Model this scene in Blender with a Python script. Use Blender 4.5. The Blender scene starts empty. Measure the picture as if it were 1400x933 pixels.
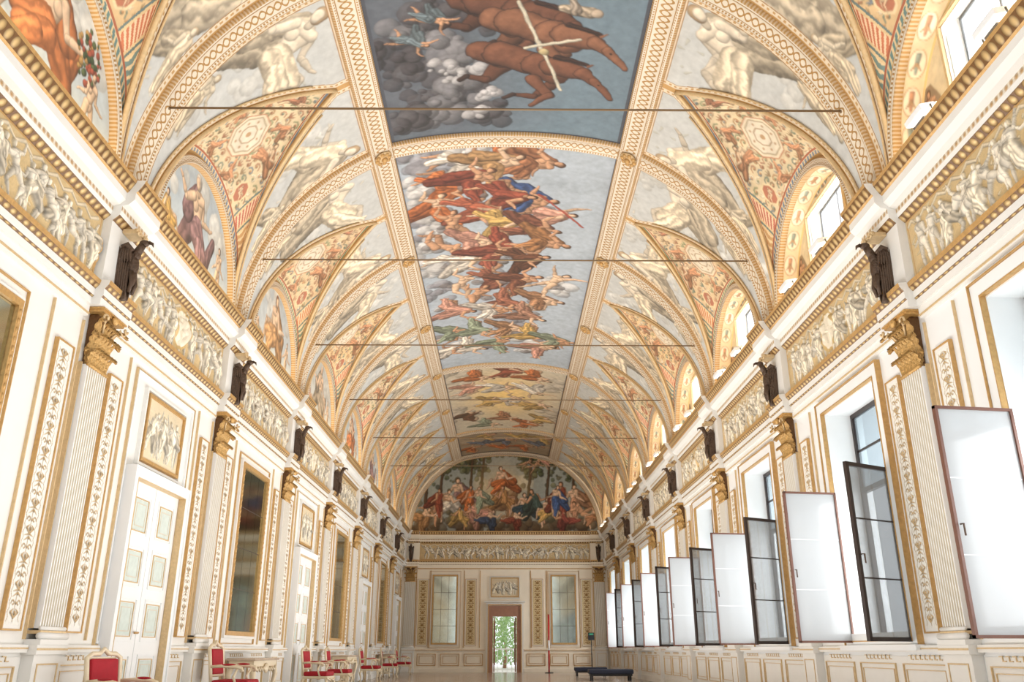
import bpy, bmesh, math, random
import numpy as np
from mathutils import Vector, Euler
from math import radians, pi, sin, cos, tan, atan, sqrt
C = bpy.context.scene.collection
R0 = random.Random(5)
TH = radians(20.2); F = 1150.0
YK = lambda k: 8.8 + 4.3*k
YEND = YK(7)
WX = 4.57; VA = 4.45; VB = 3.9; VZ = 5.95; BAY = 4.3
RIBX = 2.25; APX = 2.65
AR = math.acos(RIBX/VA); AA = math.acos(APX/VA)
WORD = {-1:'nearest',0:'second',1:'third',2:'fourth',3:'fifth',4:'sixth',5:'seventh',6:'farthest'}
def flatc(x): return .19*np.clip(1-(np.asarray(x)/2.05)**2,0,1)
def zv(x): return VZ + VB*np.sqrt(np.clip(1-(np.asarray(x)/VA)**2, 0, 1)) - flatc(x)

# ------------------------------------------------------------ materials
def L(c): return tuple((v/255.0)**2.2 for v in c)
def mth(nt, op, a, b=None, c=None):
    n = nt.nodes.new('ShaderNodeMath'); n.operation = op
    for i, v in enumerate((a, b, c)):
        if v is None: continue
        if isinstance(v, (int, float)): n.inputs[i].default_value = v
        else: nt.links.new(v, n.inputs[i])
    return n.outputs[0]
def mixc(nt, f, a, b):
    n = nt.nodes.new('ShaderNodeMix'); n.data_type = 'RGBA'
    for i, v in ((0, f), (6, a), (7, b)):
        if isinstance(v, (int, float)): n.inputs[i].default_value = v
        elif isinstance(v, tuple): n.inputs[i].default_value = (*v[:3], 1)
        else: nt.links.new(v, n.inputs[i])
    return n.outputs[2]
def newmat(name, col=(200,200,200), rough=.5, metal=0.0, noise=0.0, nscale=8, bump=0.0):
    m = bpy.data.materials.new(name); m.use_nodes = True
    nt = m.node_tree; b = nt.nodes['Principled BSDF']
    c = L(col)
    b.inputs['Base Color'].default_value = (*c, 1)
    b.inputs['Roughness'].default_value = rough; b.inputs['Metallic'].default_value = metal
    if noise or bump:
        tc = nt.nodes.new('ShaderNodeTexCoord'); nz = nt.nodes.new('ShaderNodeTexNoise')
        nz.inputs['Scale'].default_value = nscale; nz.inputs['Detail'].default_value = 4
        nt.links.new(tc.outputs['Object'], nz.inputs['Vector'])
        if noise:
            o = mixc(nt, nz.outputs[0], tuple(v*(1-noise) for v in c), tuple(min(1, v*(1+noise)) for v in c))
            nt.links.new(o, b.inputs['Base Color'])
        if bump:
            bp = nt.nodes.new('ShaderNodeBump'); bp.inputs['Strength'].default_value = bump
            bp.inputs['Distance'].default_value = .02
            nt.links.new(nz.outputs[0], bp.inputs['Height']); nt.links.new(bp.outputs[0], b.inputs['Normal'])
    return m
WHITE = newmat('ivory_stucco', (232,230,224), .55, 0, .06, 3)
WARMW = newmat('warm_cream_stucco', (246,235,215), .55, 0, .06, 3)
WHITE2 = newmat('cool_white_paint', (236,237,236), .5, 0, .04, 3)
CREAM = newmat('pale_gold_flute', (212,203,184), .5, .05, .06, 12)
GOLD = newmat('gilding', (194,154,98), .42, .3, .3, 25, .3)
PGOLD = newmat('pale_gilding', (210,182,138), .45, .2, .2, 25, .3)
DGOLD = newmat('aged_gilding', (200,158,96), .42, .3, .5, 34, .8)
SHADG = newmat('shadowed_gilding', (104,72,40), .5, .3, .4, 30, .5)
OCHRE = newmat('ochre_ground', (204,182,142), .6, 0, .15, 9)
BRONZE = newmat('dark_bronze', (84,66,52), .42, .3, .5, 34, .8)
IRON = newmat('iron_tie', (128,106,80), .5, .4)
BROWN = newmat('brown_window_wood', (104,68,54), .45, 0, .2, 20)
DARKW = newmat('dark_window_wood', (50,38,34), .4, 0, .2, 20)
RED = newmat('red_velvet', (160,20,36), .75, 0, .2, 14, .2)
CHAIRW = newmat('chair_gilt_white', (222,206,176), .4, .1, .1, 20)
NAVY = newmat('dark_blue_upholstery', (38,44,62), .6, 0, .2, 20)
STEEL = newmat('grey_metal', (140,140,140), .3, .9)
BLACK = newmat('black_plastic', (20,20,22), .4)
GREEN = newmat('green_sign', (40,110,80), .4)
REDP = newmat('red_paint', (200,40,44), .4)
MARB = newmat('marble_top', (190,170,150), .2, 0, .3, 6)
GREY = newmat('pale_grey_green_paint', (204,214,206), .5, 0, .15, 14)
WOOD = newmat('reddish_door_wood', (168,122,98), .45, 0, .2, 9)
LEAF = newmat('leaf_green', (158,188,126), .6, 0, .3, 5)
GROUND = newmat('outdoor_gravel', (230,226,216), .9, 0, .1, 20)

def attrmat(name, rough=.65, bump=.15, ns=30, metal=0, amp=.5):
    m = newmat(name, rough=rough, metal=metal); nt = m.node_tree; b = nt.nodes['Principled BSDF']
    a = nt.nodes.new('ShaderNodeAttribute'); a.attribute_name = 'Col'
    tc = nt.nodes.new('ShaderNodeTexCoord'); nz = nt.nodes.new('ShaderNodeTexNoise')
    nz.inputs['Scale'].default_value = ns; nz.inputs['Detail'].default_value = 6
    nt.links.new(tc.outputs['Object'], nz.inputs['Vector'])
    f = mth(nt, 'MULTIPLY_ADD', nz.outputs[0], amp, 1-amp*.5)
    mx = nt.nodes.new('ShaderNodeMix'); mx.data_type = 'RGBA'; mx.blend_type = 'MULTIPLY'; mx.inputs[0].default_value = 1
    nt.links.new(a.outputs['Color'], mx.inputs[6]); nt.links.new(f, mx.inputs[7])
    nt.links.new(mx.outputs[2], b.inputs['Base Color'])
    bp = nt.nodes.new('ShaderNodeBump'); bp.inputs['Strength'].default_value = bump; bp.inputs['Distance'].default_value = .01
    nt.links.new(nz.outputs[0], bp.inputs['Height']); nt.links.new(bp.outputs[0], b.inputs['Normal'])
    return m
FRESCO = attrmat('fresco_paint', .7, .1, 9, 0, .35); RELIEF = attrmat('gilt_stucco_relief', .5, .15, 40, 0, .35)

def uvsock(nt):
    u = nt.nodes.new('ShaderNodeUVMap'); s = nt.nodes.new('ShaderNodeSeparateXYZ')
    nt.links.new(u.outputs[0], s.inputs[0]); return s.outputs[0], s.outputs[1]
def finish(m, nt, mask, ca, cb, metal, bd=.02, bs=.8):
    b = nt.nodes['Principled BSDF']
    nt.links.new(mixc(nt, mask, ca, cb), b.inputs['Base Color'])
    nt.links.new(mth(nt, 'MULTIPLY', mask, metal), b.inputs['Metallic'])
    bp = nt.nodes.new('ShaderNodeBump'); bp.inputs['Strength'].default_value = bs; bp.inputs['Distance'].default_value = bd
    nt.links.new(mask, bp.inputs['Height']); nt.links.new(bp.outputs[0], b.inputs['Normal'])
    return m
def guilloche():
    m = newmat('gilt_guilloche_band', rough=.45); nt = m.node_tree; u, v = uvsock(nt)
    vc = mth(nt, 'SUBTRACT', v, .5)
    s = mth(nt, 'MULTIPLY', mth(nt, 'SINE', mth(nt, 'MULTIPLY', u, 2*pi/.24)), .17)
    a = mth(nt, 'LESS_THAN', mth(nt, 'ABSOLUTE', mth(nt, 'SUBTRACT', vc, s)), .045)
    b = mth(nt, 'LESS_THAN', mth(nt, 'ABSOLUTE', mth(nt, 'ADD', vc, s)), .045)
    e = mth(nt, 'GREATER_THAN', mth(nt, 'ABSOLUTE', vc), .43)
    e2 = mth(nt, 'LESS_THAN', mth(nt, 'ABSOLUTE', mth(nt, 'SUBTRACT', mth(nt, 'ABSOLUTE', vc), .31)), .018)
    e3 = mth(nt, 'LESS_THAN', mth(nt, 'ABSOLUTE', mth(nt, 'SUBTRACT', mth(nt, 'ABSOLUTE', vc), .37)), .022)
    fu = mth(nt, 'SUBTRACT', mth(nt, 'FRACT', mth(nt, 'MULTIPLY_ADD', u, 1/.12, .5)), .5)
    r = mth(nt, 'ADD', mth(nt, 'POWER', mth(nt, 'MULTIPLY', fu, .12), 2.0), mth(nt, 'POWER', mth(nt, 'MULTIPLY', vc, .4), 2.0))
    ro = mth(nt, 'LESS_THAN', r, .0005)
    bead = mth(nt, 'GREATER_THAN', mth(nt, 'SINE', mth(nt, 'MULTIPLY', u, 2*pi/.05)), 0.0)
    e = mth(nt, 'MULTIPLY', e, mth(nt, 'MULTIPLY_ADD', bead, .4, .6)); e3 = mth(nt, 'MULTIPLY', e3, bead)
    k = mth(nt, 'MAXIMUM', mth(nt, 'MAXIMUM', mth(nt, 'MAXIMUM', a, b), e3), mth(nt, 'MAXIMUM', mth(nt, 'MAXIMUM', e, e2), ro))
    return finish(m, nt, k, L((224,212,192)), L((180,140,86)), .25)
GUIL = guilloche()
def ornband(name, per, ca, cb):
    m = newmat(name, rough=.42); nt = m.node_tree; u, v = uvsock(nt)
    fu = mth(nt, 'ABSOLUTE', mth(nt, 'SUBTRACT', mth(nt, 'FRACT', mth(nt, 'DIVIDE', u, per)), .5))
    vv = mth(nt, 'ABSOLUTE', mth(nt, 'SUBTRACT', v, .5))
    d = mth(nt, 'ADD', mth(nt, 'POWER', mth(nt, 'MULTIPLY', fu, 1.25), 2.0), mth(nt, 'POWER', vv, 2.0))
    k = mth(nt, 'SUBTRACT', 1.0, mth(nt, 'MULTIPLY', d, 3.6)); k.node.use_clamp = True
    return finish(m, nt, k, ca, cb, .3)
ORN = ornband('gilt_leaf_moulding', .11, L((112,78,42)), L((218,186,130)))  # dark ground colour paints the recess shade between gilt leaves
DENT = ornband('gilt_dentil_moulding', .08, L((222,210,190)), L((186,144,90)))

def glassy(name, tint, alpha_t, diff, gloss=.1, tl_f=.5):
    m = bpy.data.materials.new(name); m.use_nodes = True; nt = m.node_tree; nt.nodes.clear()
    out = nt.nodes.new('ShaderNodeOutputMaterial')
    tr = nt.nodes.new('ShaderNodeBsdfTransparent'); tr.inputs[0].default_value = (*L(tint), 1)
    df = nt.nodes.new('ShaderNodeBsdfDiffuse'); df.inputs[0].default_value = (*L(diff), 1)
    tl = nt.nodes.new('ShaderNodeBsdfTranslucent'); tl.inputs[0].default_value = (*L(diff), 1)
    gl = nt.nodes.new('ShaderNodeBsdfGlossy'); gl.inputs['Roughness'].default_value = .08
    a = nt.nodes.new('ShaderNodeMixShader'); a.inputs[0].default_value = tl_f
    nt.links.new(df.outputs[0], a.inputs[1]); nt.links.new(tl.outputs[0], a.inputs[2])
    b = nt.nodes.new('ShaderNodeMixShader'); b.inputs[0].default_value = alpha_t
    nt.links.new(a.outputs[0], b.inputs[1]); nt.links.new(tr.outputs[0], b.inputs[2])
    c = nt.nodes.new('ShaderNodeMixShader'); c.inputs[0].default_value = gloss
    nt.links.new(b.outputs[0], c.inputs[1]); nt.links.new(gl.outputs[0], c.inputs[2])
    nt.links.new(c.outputs[0], out.inputs[0]); return m
CURT = glassy('white_curtain_glass', (234,238,240), .14, (212,215,217), .03)
SHGLASS = glassy('shaded_curtained_glass', (225,228,230), .6, (168,172,174), .06)  # curtain seen from its unlit side, shade put into the grey
TGLASS = glassy('transom_glass', (200,208,212), .7, (180,188,192), .1)
LGLASS = glassy('lunette_glass', (250,250,252), .6, (236,240,244), .04)
MIRR = newmat('aged_mirror', (186,194,184), .08, 1.0, .2, 4)
FLOORM = newmat('polished_floor', (176,160,146), .16, 0, .15, .8)
LAMPM = bpy.data.materials.new('lamp_face'); LAMPM.use_nodes = True
_b = LAMPM.node_tree.nodes['Principled BSDF']; _b.inputs['Emission Color'].default_value = (1, .93, .8, 1); _b.inputs['Emission Strength'].default_value = 1.5

# ------------------------------------------------------------ object helpers
def tag(o, label=None, cat=None, group=None, kind=None):
    if label: o['label'] = label
    if cat: o['category'] = cat
    if group: o['group'] = group
    if kind: o['kind'] = kind
    return o
def empty(name, loc=(0,0,0), rz=0, label=None, cat=None, group=None, kind=None):
    o = bpy.data.objects.new(name, None); C.objects.link(o); o.location = loc; o.rotation_euler = (0,0,rz)
    o.empty_display_size = .1
    return tag(o, label, cat, group, kind)
def dup(root, loc, rz, label, skip=()):
    r = root.copy(); C.objects.link(r); r.location = loc; r.rotation_euler = (0,0,rz); r['label'] = label
    for ch in list(root.children):
        if ch.name.split('.')[0] in skip: continue
        c = ch.copy(); C.objects.link(c); c.parent = r
        for g in list(ch.children):
            d = g.copy(); C.objects.link(d); d.parent = c
    return r
class MB:
    def __init__(s): s.v=[]; s.f=[]; s.m=[]; s.uv=[]; s.sm=[]
    def add(s, vs, fs, m=0, uvs=None, sm=False):
        b = len(s.v); s.v += [tuple(map(float, p)) for p in vs]
        for i, f in enumerate(fs):
            s.f.append([b+j for j in f]); s.m.append(m[i] if isinstance(m, list) else m)
            s.uv.append(uvs[i] if uvs else [(0,0)]*len(f)); s.sm.append(sm)
    def box(s, x0,x1,y0,y1,z0,z1, m=0):
        s.add([(x0,y0,z0),(x1,y0,z0),(x1,y1,z0),(x0,y1,z0),(x0,y0,z1),(x1,y0,z1),(x1,y1,z1),(x0,y1,z1)],
              [(0,3,2,1),(4,5,6,7),(0,1,5,4),(1,2,6,5),(2,3,7,6),(3,0,4,7)], m)
    def frame(s, x0,x1,z0,z1,w,y0,y1,m=0):
        s.box(x0,x0+w,y0,y1,z0,z1,m); s.box(x1-w,x1,y0,y1,z0,z1,m)
        s.box(x0+w,x1-w,y0,y1,z0,z0+w,m); s.box(x0+w,x1-w,y0,y1,z1-w,z1,m)
    def tube(s, pts, r, n=8, m=0):
        pts=[Vector(p) for p in pts]; N=len(pts); rs = list(r) if isinstance(r,(list,tuple)) else [r]*N
        V=[]; prev=None
        for i,p in enumerate(pts):
            t=(pts[min(i+1,N-1)]-pts[max(i-1,0)]).normalized()
            if prev is None:
                a=Vector((0,0,1)) if abs(t.z)<.9 else Vector((1,0,0)); u=t.cross(a).normalized()
            else: u=(prev-t*prev.dot(t)).normalized()
            w=t.cross(u); prev=u
            for j in range(n):
                q=2*pi*j/n; V.append(p+(u*cos(q)+w*sin(q))*rs[i])
        Fs=[(i*n+j,i*n+(j+1)%n,(i+1)*n+(j+1)%n,(i+1)*n+j) for i in range(N-1) for j in range(n)]
        Fs.append(tuple(range(n))[::-1]); Fs.append(tuple((N-1)*n+j for j in range(n)))
        s.add(V,Fs,m,sm=True)
    def ell(s, c, r, rot=(0,0,0), n=12, k=8, m=0):
        M=Euler(rot).to_matrix(); V=[]
        for i in range(k+1):
            a=pi*i/k
            for j in range(n):
                b=2*pi*j/n; V.append(Vector(c)+M@Vector((r[0]*sin(a)*cos(b),r[1]*sin(a)*sin(b),r[2]*cos(a))))
        s.add(V,[(i*n+j,i*n+(j+1)%n,(i+1)*n+(j+1)%n,(i+1)*n+j) for i in range(k) for j in range(n)],m,sm=True)
    def lathe(s, prof, c=(0,0,0), n=12, m=0):
        V=[(c[0]+r*cos(2*pi*j/n),c[1]+r*sin(2*pi*j/n),c[2]+z) for r,z in prof for j in range(n)]
        s.add(V,[(i*n+j,i*n+(j+1)%n,(i+1)*n+(j+1)%n,(i+1)*n+j) for i in range(len(prof)-1) for j in range(n)],m,sm=True)
    def prism(s, prof, x0, x1, mats):
        n=len(prof); V=[(x0,y,z) for y,z in prof]+[(x1,y,z) for y,z in prof]
        Fs=[];U=[];M=[]
        for i in range(n-1):
            Fs.append((i,i+1,n+i+1,n+i)); U.append([(x0,0),(x0,1),(x1,1),(x1,0)]); M.append(mats[i])
        Fs+= [tuple(range(n))[::-1],tuple(range(n,2*n))]; U+=[[(0,.5)]*n]*2; M+=[0,0]
        s.add(V,Fs,M,U)
    def grid(s, P, m=0, sm=True):
        n,k=P.shape[:2]
        s.add(P.reshape(-1,3).tolist(),[(i*k+j,(i+1)*k+j,(i+1)*k+j+1,i*k+j+1) for i in range(n-1) for j in range(k-1)],m,sm=sm)
    def build(s, name, mats, parent=None, bevel=0):
        me=bpy.data.meshes.new(name); me.from_pydata(s.v,[],s.f)
        if not isinstance(mats,(list,tuple)): mats=[mats]
        for q in mats: me.materials.append(q)
        me.polygons.foreach_set('material_index',s.m); me.polygons.foreach_set('use_smooth',s.sm)
        ul=me.uv_layers.new(name='UVMap'); flat=[]
        for p in s.uv:
            for t in p: flat += [t[0],t[1]]
        ul.data.foreach_set('uv',flat); me.update()
        o=bpy.data.objects.new(name,me); C.objects.link(o)
        if parent: o.parent=parent
        if bevel:
            bm=o.modifiers.new('bevel','BEVEL'); bm.width=bevel; bm.segments=2; bm.limit_method='ANGLE'
        return o
def gridobj(name, P, mat, parent=None, UV=None, COL=None, mask=None):
    n,m=P.shape[:2]; idx=np.arange(n*m).reshape(n,m)
    q=np.stack([idx[:-1,:-1],idx[1:,:-1],idx[1:,1:],idx[:-1,1:]],-1).reshape(-1,4)
    if mask is not None: q=q[mask.reshape(-1)]
    me=bpy.data.meshes.new(name); me.from_pydata(P.reshape(-1,3).tolist(),[],q.tolist())
    me.materials.append(mat)
    me.polygons.foreach_set('use_smooth',np.ones(len(q),dtype=bool))
    if UV is not None:
        ul=me.uv_layers.new(name='UVMap'); ul.data.foreach_set('uv',UV.reshape(-1,2)[q.ravel()].astype(np.float32).ravel())
    if COL is not None:
        ca=me.color_attributes.new('Col','FLOAT_COLOR','POINT')
        c4=np.concatenate([np.clip(COL,0,1).reshape(-1,3),np.ones((n*m,1))],1).astype(np.float32); ca.data.foreach_set('color',c4.ravel())
    me.update(); o=bpy.data.objects.new(name,me); C.objects.link(o)
    if parent: o.parent=parent
    return o

# ------------------------------------------------------------ painter
def fbm(ny,nx,cells,seed,octs=4,asp=1.0):
    r=np.random.RandomState(seed); out=np.zeros((ny,nx)); amp=1;tot=0
    for o in range(octs):
        cx=max(2,int(cells*asp*2**o)); cy=max(2,int(cells*2**o))
        g=r.rand(cy+2,cx+2); yy=np.linspace(0,cy,ny); xx=np.linspace(0,cx,nx)
        y0=yy.astype(int); x0=xx.astype(int); fy=yy-y0; fx=xx-x0; fy=fy*fy*(3-2*fy); fx=fx*fx*(3-2*fx)
        fy=fy[:,None]; fx=fx[None,:]
        a=g[np.ix_(y0,x0)];b=g[np.ix_(y0,x0+1)];c=g[np.ix_(y0+1,x0)];d=g[np.ix_(y0+1,x0+1)]
        out+=amp*((a*(1-fx)+b*fx)*(1-fy)+(c*(1-fx)+d*fx)*fy); tot+=amp; amp*=.5
    return out/tot
class Cv:
    def __init__(s,w,h,res,bg,seed=1,var=.12):
        s.w,s.h,s.res=w,h,res; s.nx=int(w*res)+1; s.ny=int(h*res)+1
        s.X,s.Y=np.meshgrid(np.linspace(0,w,s.nx),np.linspace(0,h,s.ny))
        s.c=np.ones((s.ny,s.nx,3))*np.array(L(bg)); s.hh=np.zeros((s.ny,s.nx)); s.seed=seed
        n=fbm(s.ny,s.nx,max(3,int(h*2)),seed,4,w/h); s.c*=(1+var*2*(n-.5))[...,None]
        s.tex=fbm(s.ny,s.nx,max(4,int(h*11)),seed+500,3,w/h)-.5
    def sl(s,x0,x1,y0,y1):
        return (slice(max(0,int(y0*s.res)),max(0,min(s.ny,int(y1*s.res)+2))),slice(max(0,int(x0*s.res)),max(0,min(s.nx,int(x1*s.res)+2))))
    def cap(s,p0,p1,r0,r1,col,fold=0,ph=0,alpha=1,hz=1,lo=.38,edge=.4):
        p0=np.array(p0,float);p1=np.array(p1,float);rm=max(r0,r1)*1.05
        k=s.sl(min(p0[0],p1[0])-rm,max(p0[0],p1[0])+rm,min(p0[1],p1[1])-rm,max(p0[1],p1[1])+rm)
        X=s.X[k];Y=s.Y[k]
        if X.size==0: return
        v=p1-p0; l2=max(v@v,1e-9); t=np.clip(((X-p0[0])*v[0]+(Y-p0[1])*v[1])/l2,0,1)
        dx=X-p0[0]-t*v[0]; dy=Y-p0[1]-t*v[1]; r=r0+(r1-r0)*t; d=np.hypot(dx,dy)*(1+.18*s.tex[k])
        a=np.clip((r-d)*s.res/1.3+.5,0,1)*alpha
        q=d/r; nz=np.sqrt(np.clip(1-q**2,0,1)); sh=np.clip(-dx/r*.5+dy/r*.5+nz*.7,0,1)
        tone=(lo+(1.14-lo)*sh)*(1+.5*s.tex[k])*(1-edge*np.clip((q-.72)/.28,0,1))  # side light and edge shade painted into the tone, reliefs included
        if fold:
            cr=(dx*-v[1]+dy*v[0])/sqrt(l2)/r; al=t*sqrt(l2)/r0
            tone=tone*(1+fold*np.sin(cr*6+np.sin(al*1.5+ph)*1.5+ph+s.tex[k]*5))
        c=np.array(L(col))[None,None]*tone[...,None]
        s.c[k]=s.c[k]*(1-a[...,None])+c*a[...,None]
        s.hh[k]=np.where(a>.5,np.maximum(s.hh[k],hz*r*nz),s.hh[k])
    def disc(s,x,y,r,col,**k): s.cap((x,y),(x+1e-4,y),r,r,col,**k)
    def flat(s,x,y,rx,ry,col,alpha=1,oct=False):
        k=s.sl(x-rx,x+rx,y-ry,y+ry)
        if s.X[k].size==0: return
        ax,ay=(s.X[k]-x)/rx,(s.Y[k]-y)/ry
        d=np.maximum(np.maximum(abs(ax),abs(ay)),(abs(ax)+abs(ay))/1.36) if oct else np.hypot(ax,ay)
        a=(np.clip((1-d)*min(rx,ry)*s.res,0,1)*alpha)[...,None]
        s.c[k]=s.c[k]*(1-a)+np.array(L(col))*a
    def clouds(s,x,y,rx,ry,col,n,seed,rr=(.1,.3),lo=.6):
        r=np.random.RandomState(seed)
        for i in range(n):
            q=r.uniform(*rr); s.disc(x+r.uniform(-rx,rx),y+r.uniform(-ry,ry),q,tuple(np.clip(np.array(col)+r.uniform(-14,14),0,255)),alpha=.75,hz=.1,lo=lo,edge=.12)
    def sample(s,x,y,arr=None):
        a=s.c if arr is None else arr
        fx=np.clip(x/s.w*(s.nx-1),0,s.nx-1.001); fy=np.clip(y/s.h*(s.ny-1),0,s.ny-1.001)
        x0=fx.astype(int);y0=fy.astype(int);u=fx-x0;v=fy-y0
        if a.ndim==3: u=u[...,None];v=v[...,None]
        return (a[y0,x0]*(1-u)+a[y0,x0+1]*u)*(1-v)+(a[y0+1,x0]*(1-u)+a[y0+1,x0+1]*u)*v
    def age(s,amp=.03,cells=6,fade=.08,grain=.13,desat=.08):
        c=max(3,int(s.h*cells)); a=s.w/s.h
        n1=fbm(s.ny,s.nx,c,s.seed+71,3,a)-.5; n2=fbm(s.ny,s.nx,c,s.seed+72,3,a)-.5
        s.c=s.sample(s.X+n1*amp*2,s.Y+n2*amp*2)
        g=fbm(s.ny,s.nx,max(4,int(s.h*9)),s.seed+73,3,a)-.5
        s.c=s.c*(1+grain*2*g)[...,None]
        m=s.c.mean((0,1)); s.c=s.c*(1-fade)+m*fade
        l=s.c.mean(2,keepdims=True); s.c=s.c*(1-desat)+l*desat
        return s
POSES={'recline':[50,35,110,50,200,235,-100,-62,-72,-125],
 'sit':[8,0,150,70,-160,-100,-115,175,-75,-165],
 'stand':[3,5,165,120,-160,-110,176,182,-168,178],
 'reach':[-8,-15,150,130,-50,-30,172,190,-150,-178],
 'run':[-18,-10,70,30,-130,-60,140,190,-130,-190],
 'fly':[-60,-40,-30,-15,-120,-95,115,95,140,150],
 'lean':[25,15,130,60,-150,-70,-120,-175,-150,-200]}
def fig(cv,x,y,S,ang=0,pose='sit',skin=(214,168,130),cloth=None,hair=(96,62,36),flip=False,seed=0,hz=1,big=1,lo=.38,edge=.4):
    r=np.random.RandomState(seed+11); A=[a+r.uniform(-13,13) for a in POSES[pose]]
    def D(th,l):
        th=-th if flip else th; th=radians(th+ang); return np.array([-sin(th),cos(th)])*l*S
    pel=np.array([x,y],float); nk=pel+D(A[0],.30); per=D(A[0]+90,1)
    sk2=tuple(v*.86 for v in skin)
    def cp(a,b,r1,r2,c,**k): cv.cap(a,b,r1,r2,c,hz=hz,lo=lo,edge=edge,**k)
    if cloth:
        cp(pel+D(A[0]+60,.12),pel+D(A[0]+110,.42)*big,.13*S,.09*S,tuple(v*.8 for v in cloth),fold=.34,ph=seed)
        cp(nk+per*.05,nk+D(A[0]+130,.35)*big,.07*S,.11*S,tuple(v*.88 for v in cloth),fold=.34,ph=seed+2)
    shl=nk-D(A[0],.035)+per*.085; shr=nk-D(A[0],.035)-per*.085
    hl=pel+per*.045; hr=pel-per*.045
    def limb(p,a,b,l1,l2,r1,r2,r3,col):
        q=p+D(a,l1); e=q+D(b,l2); m_=q+D(b,l2*.35)
        cp(p,q,r1*S,r2*S,col); cp(q,m_,r2*S*.9,r2*S*1.02,col); cp(m_,e,r2*S*1.02,r3*S,col); cp(e,e+D(b+20,.045),r3*S*1.05,r3*S*.7,col); return q,e
    limb(shr,A[4],A[5],.16,.15,.04,.03,.018,sk2)
    kr,er=limb(hr,A[8],A[9],.24,.23,.066,.042,.022,sk2)
    cp(pel,pel+D(A[0],.1),.085*S,.07*S,skin); cp(pel+D(A[0],.1),nk-D(A[0],.07),.072*S,.105*S,skin); cp(shl,shr,.045*S,.045*S,skin)
    cp(nk-D(A[0],.1)+per*.04,nk-D(A[0],.1)+per*.045,.05*S,.05*S,skin)
    kl,el=limb(hl,A[6],A[7],.24,.23,.07,.045,.023,skin)
    if cloth:
        cp(pel+D(A[0],.03),(kl+kr)/2,.11*S,.085*S,cloth,fold=.32,ph=seed)
        cp(hl,kl,.085*S,.075*S,cloth,fold=.3,ph=seed+1)
        cp((kl+hl)/2,(el+er)/2,.075*S,.05*S,tuple(min(255,v*1.06) for v in cloth),fold=.34,ph=seed+3)
        if seed%2: cp(pel,nk-D(A[0],.05),.085*S,.1*S,tuple(min(255,v*1.1) for v in cloth),fold=.28,ph=seed+4)
    limb(shl,A[2],A[3],.16,.15,.042,.031,.019,skin)
    h=nk+D(A[1],.085); cp(nk,h,.03*S,.03*S,sk2)
    cp(h-D(A[1],.012),h+D(A[1],.02),.05*S,.057*S,hair)
    cp(h-D(A[1],.02)+per*.012,h+D(A[1],.006)+per*.012,.036*S,.042*S,skin)

def PC(px,py,Z=8.8):
    e=TH+atan((466.5-py)/F); Y=Z/tan(e); d=Y*cos(TH)+Z*sin(TH); return (px-690)*d/F, Y
def PE(px,py):
    e=TH+atan((466.5-py)/F); Z=YEND*tan(e); d=YEND*cos(TH)+Z*sin(TH); return (px-690)*d/F, Z+.9
SK=(212,158,116); SK2=(230,190,152); OR=(196,108,50); BL=(62,90,140); RB=(142,68,46); WH=(226,214,196); PK=(206,148,124); GG=(148,158,130); OC=(202,162,88); DB=(100,62,40); YE=(222,190,110)

def horse(cv,q,c,dk):
    def cc(a,b,r1,r2,col=c,**k): cv.cap(a,b,r1*1.05,r2*1.05,dk,edge=0); cv.cap(a,b,r1,r2,col,edge=.25,**k)
    d2=tuple(v*.8 for v in c)
    cc(q(764,84),q(742,100),.12,.07,d2); cc(q(742,100),q(712,98),.065,.045,d2); cc(q(712,98),q(700,103),.05,.045,(64,46,38))
    cc(q(700,56),q(676,78),.2,.1,d2); cc(q(676,78),q(650,72),.08,.05,d2); cc(q(650,72),q(640,77),.05,.045,(64,46,38))
    cc(q(668,38),q(700,46),.22,.27); cc(q(695,42),q(755,60),.27,.26); cc(q(748,56),q(770,68),.27,.24)
    cc(q(768,58),q(808,64),.23,.16); cc(q(808,64),q(826,74),.14,.1); cc(q(824,72),q(846,92),.095,.055)
    cc(q(740,78),q(762,98),.13,.09); cc(q(762,98),q(738,112),.08,.05)
    cv.cap(q(772,44),q(815,52),.06,.045,(58,38,28),fold=.4); cv.cap(q(816,54),q(824,50),.03,.012,c); cv.disc(*q(830,76),.02,(20,14,12))
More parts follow.
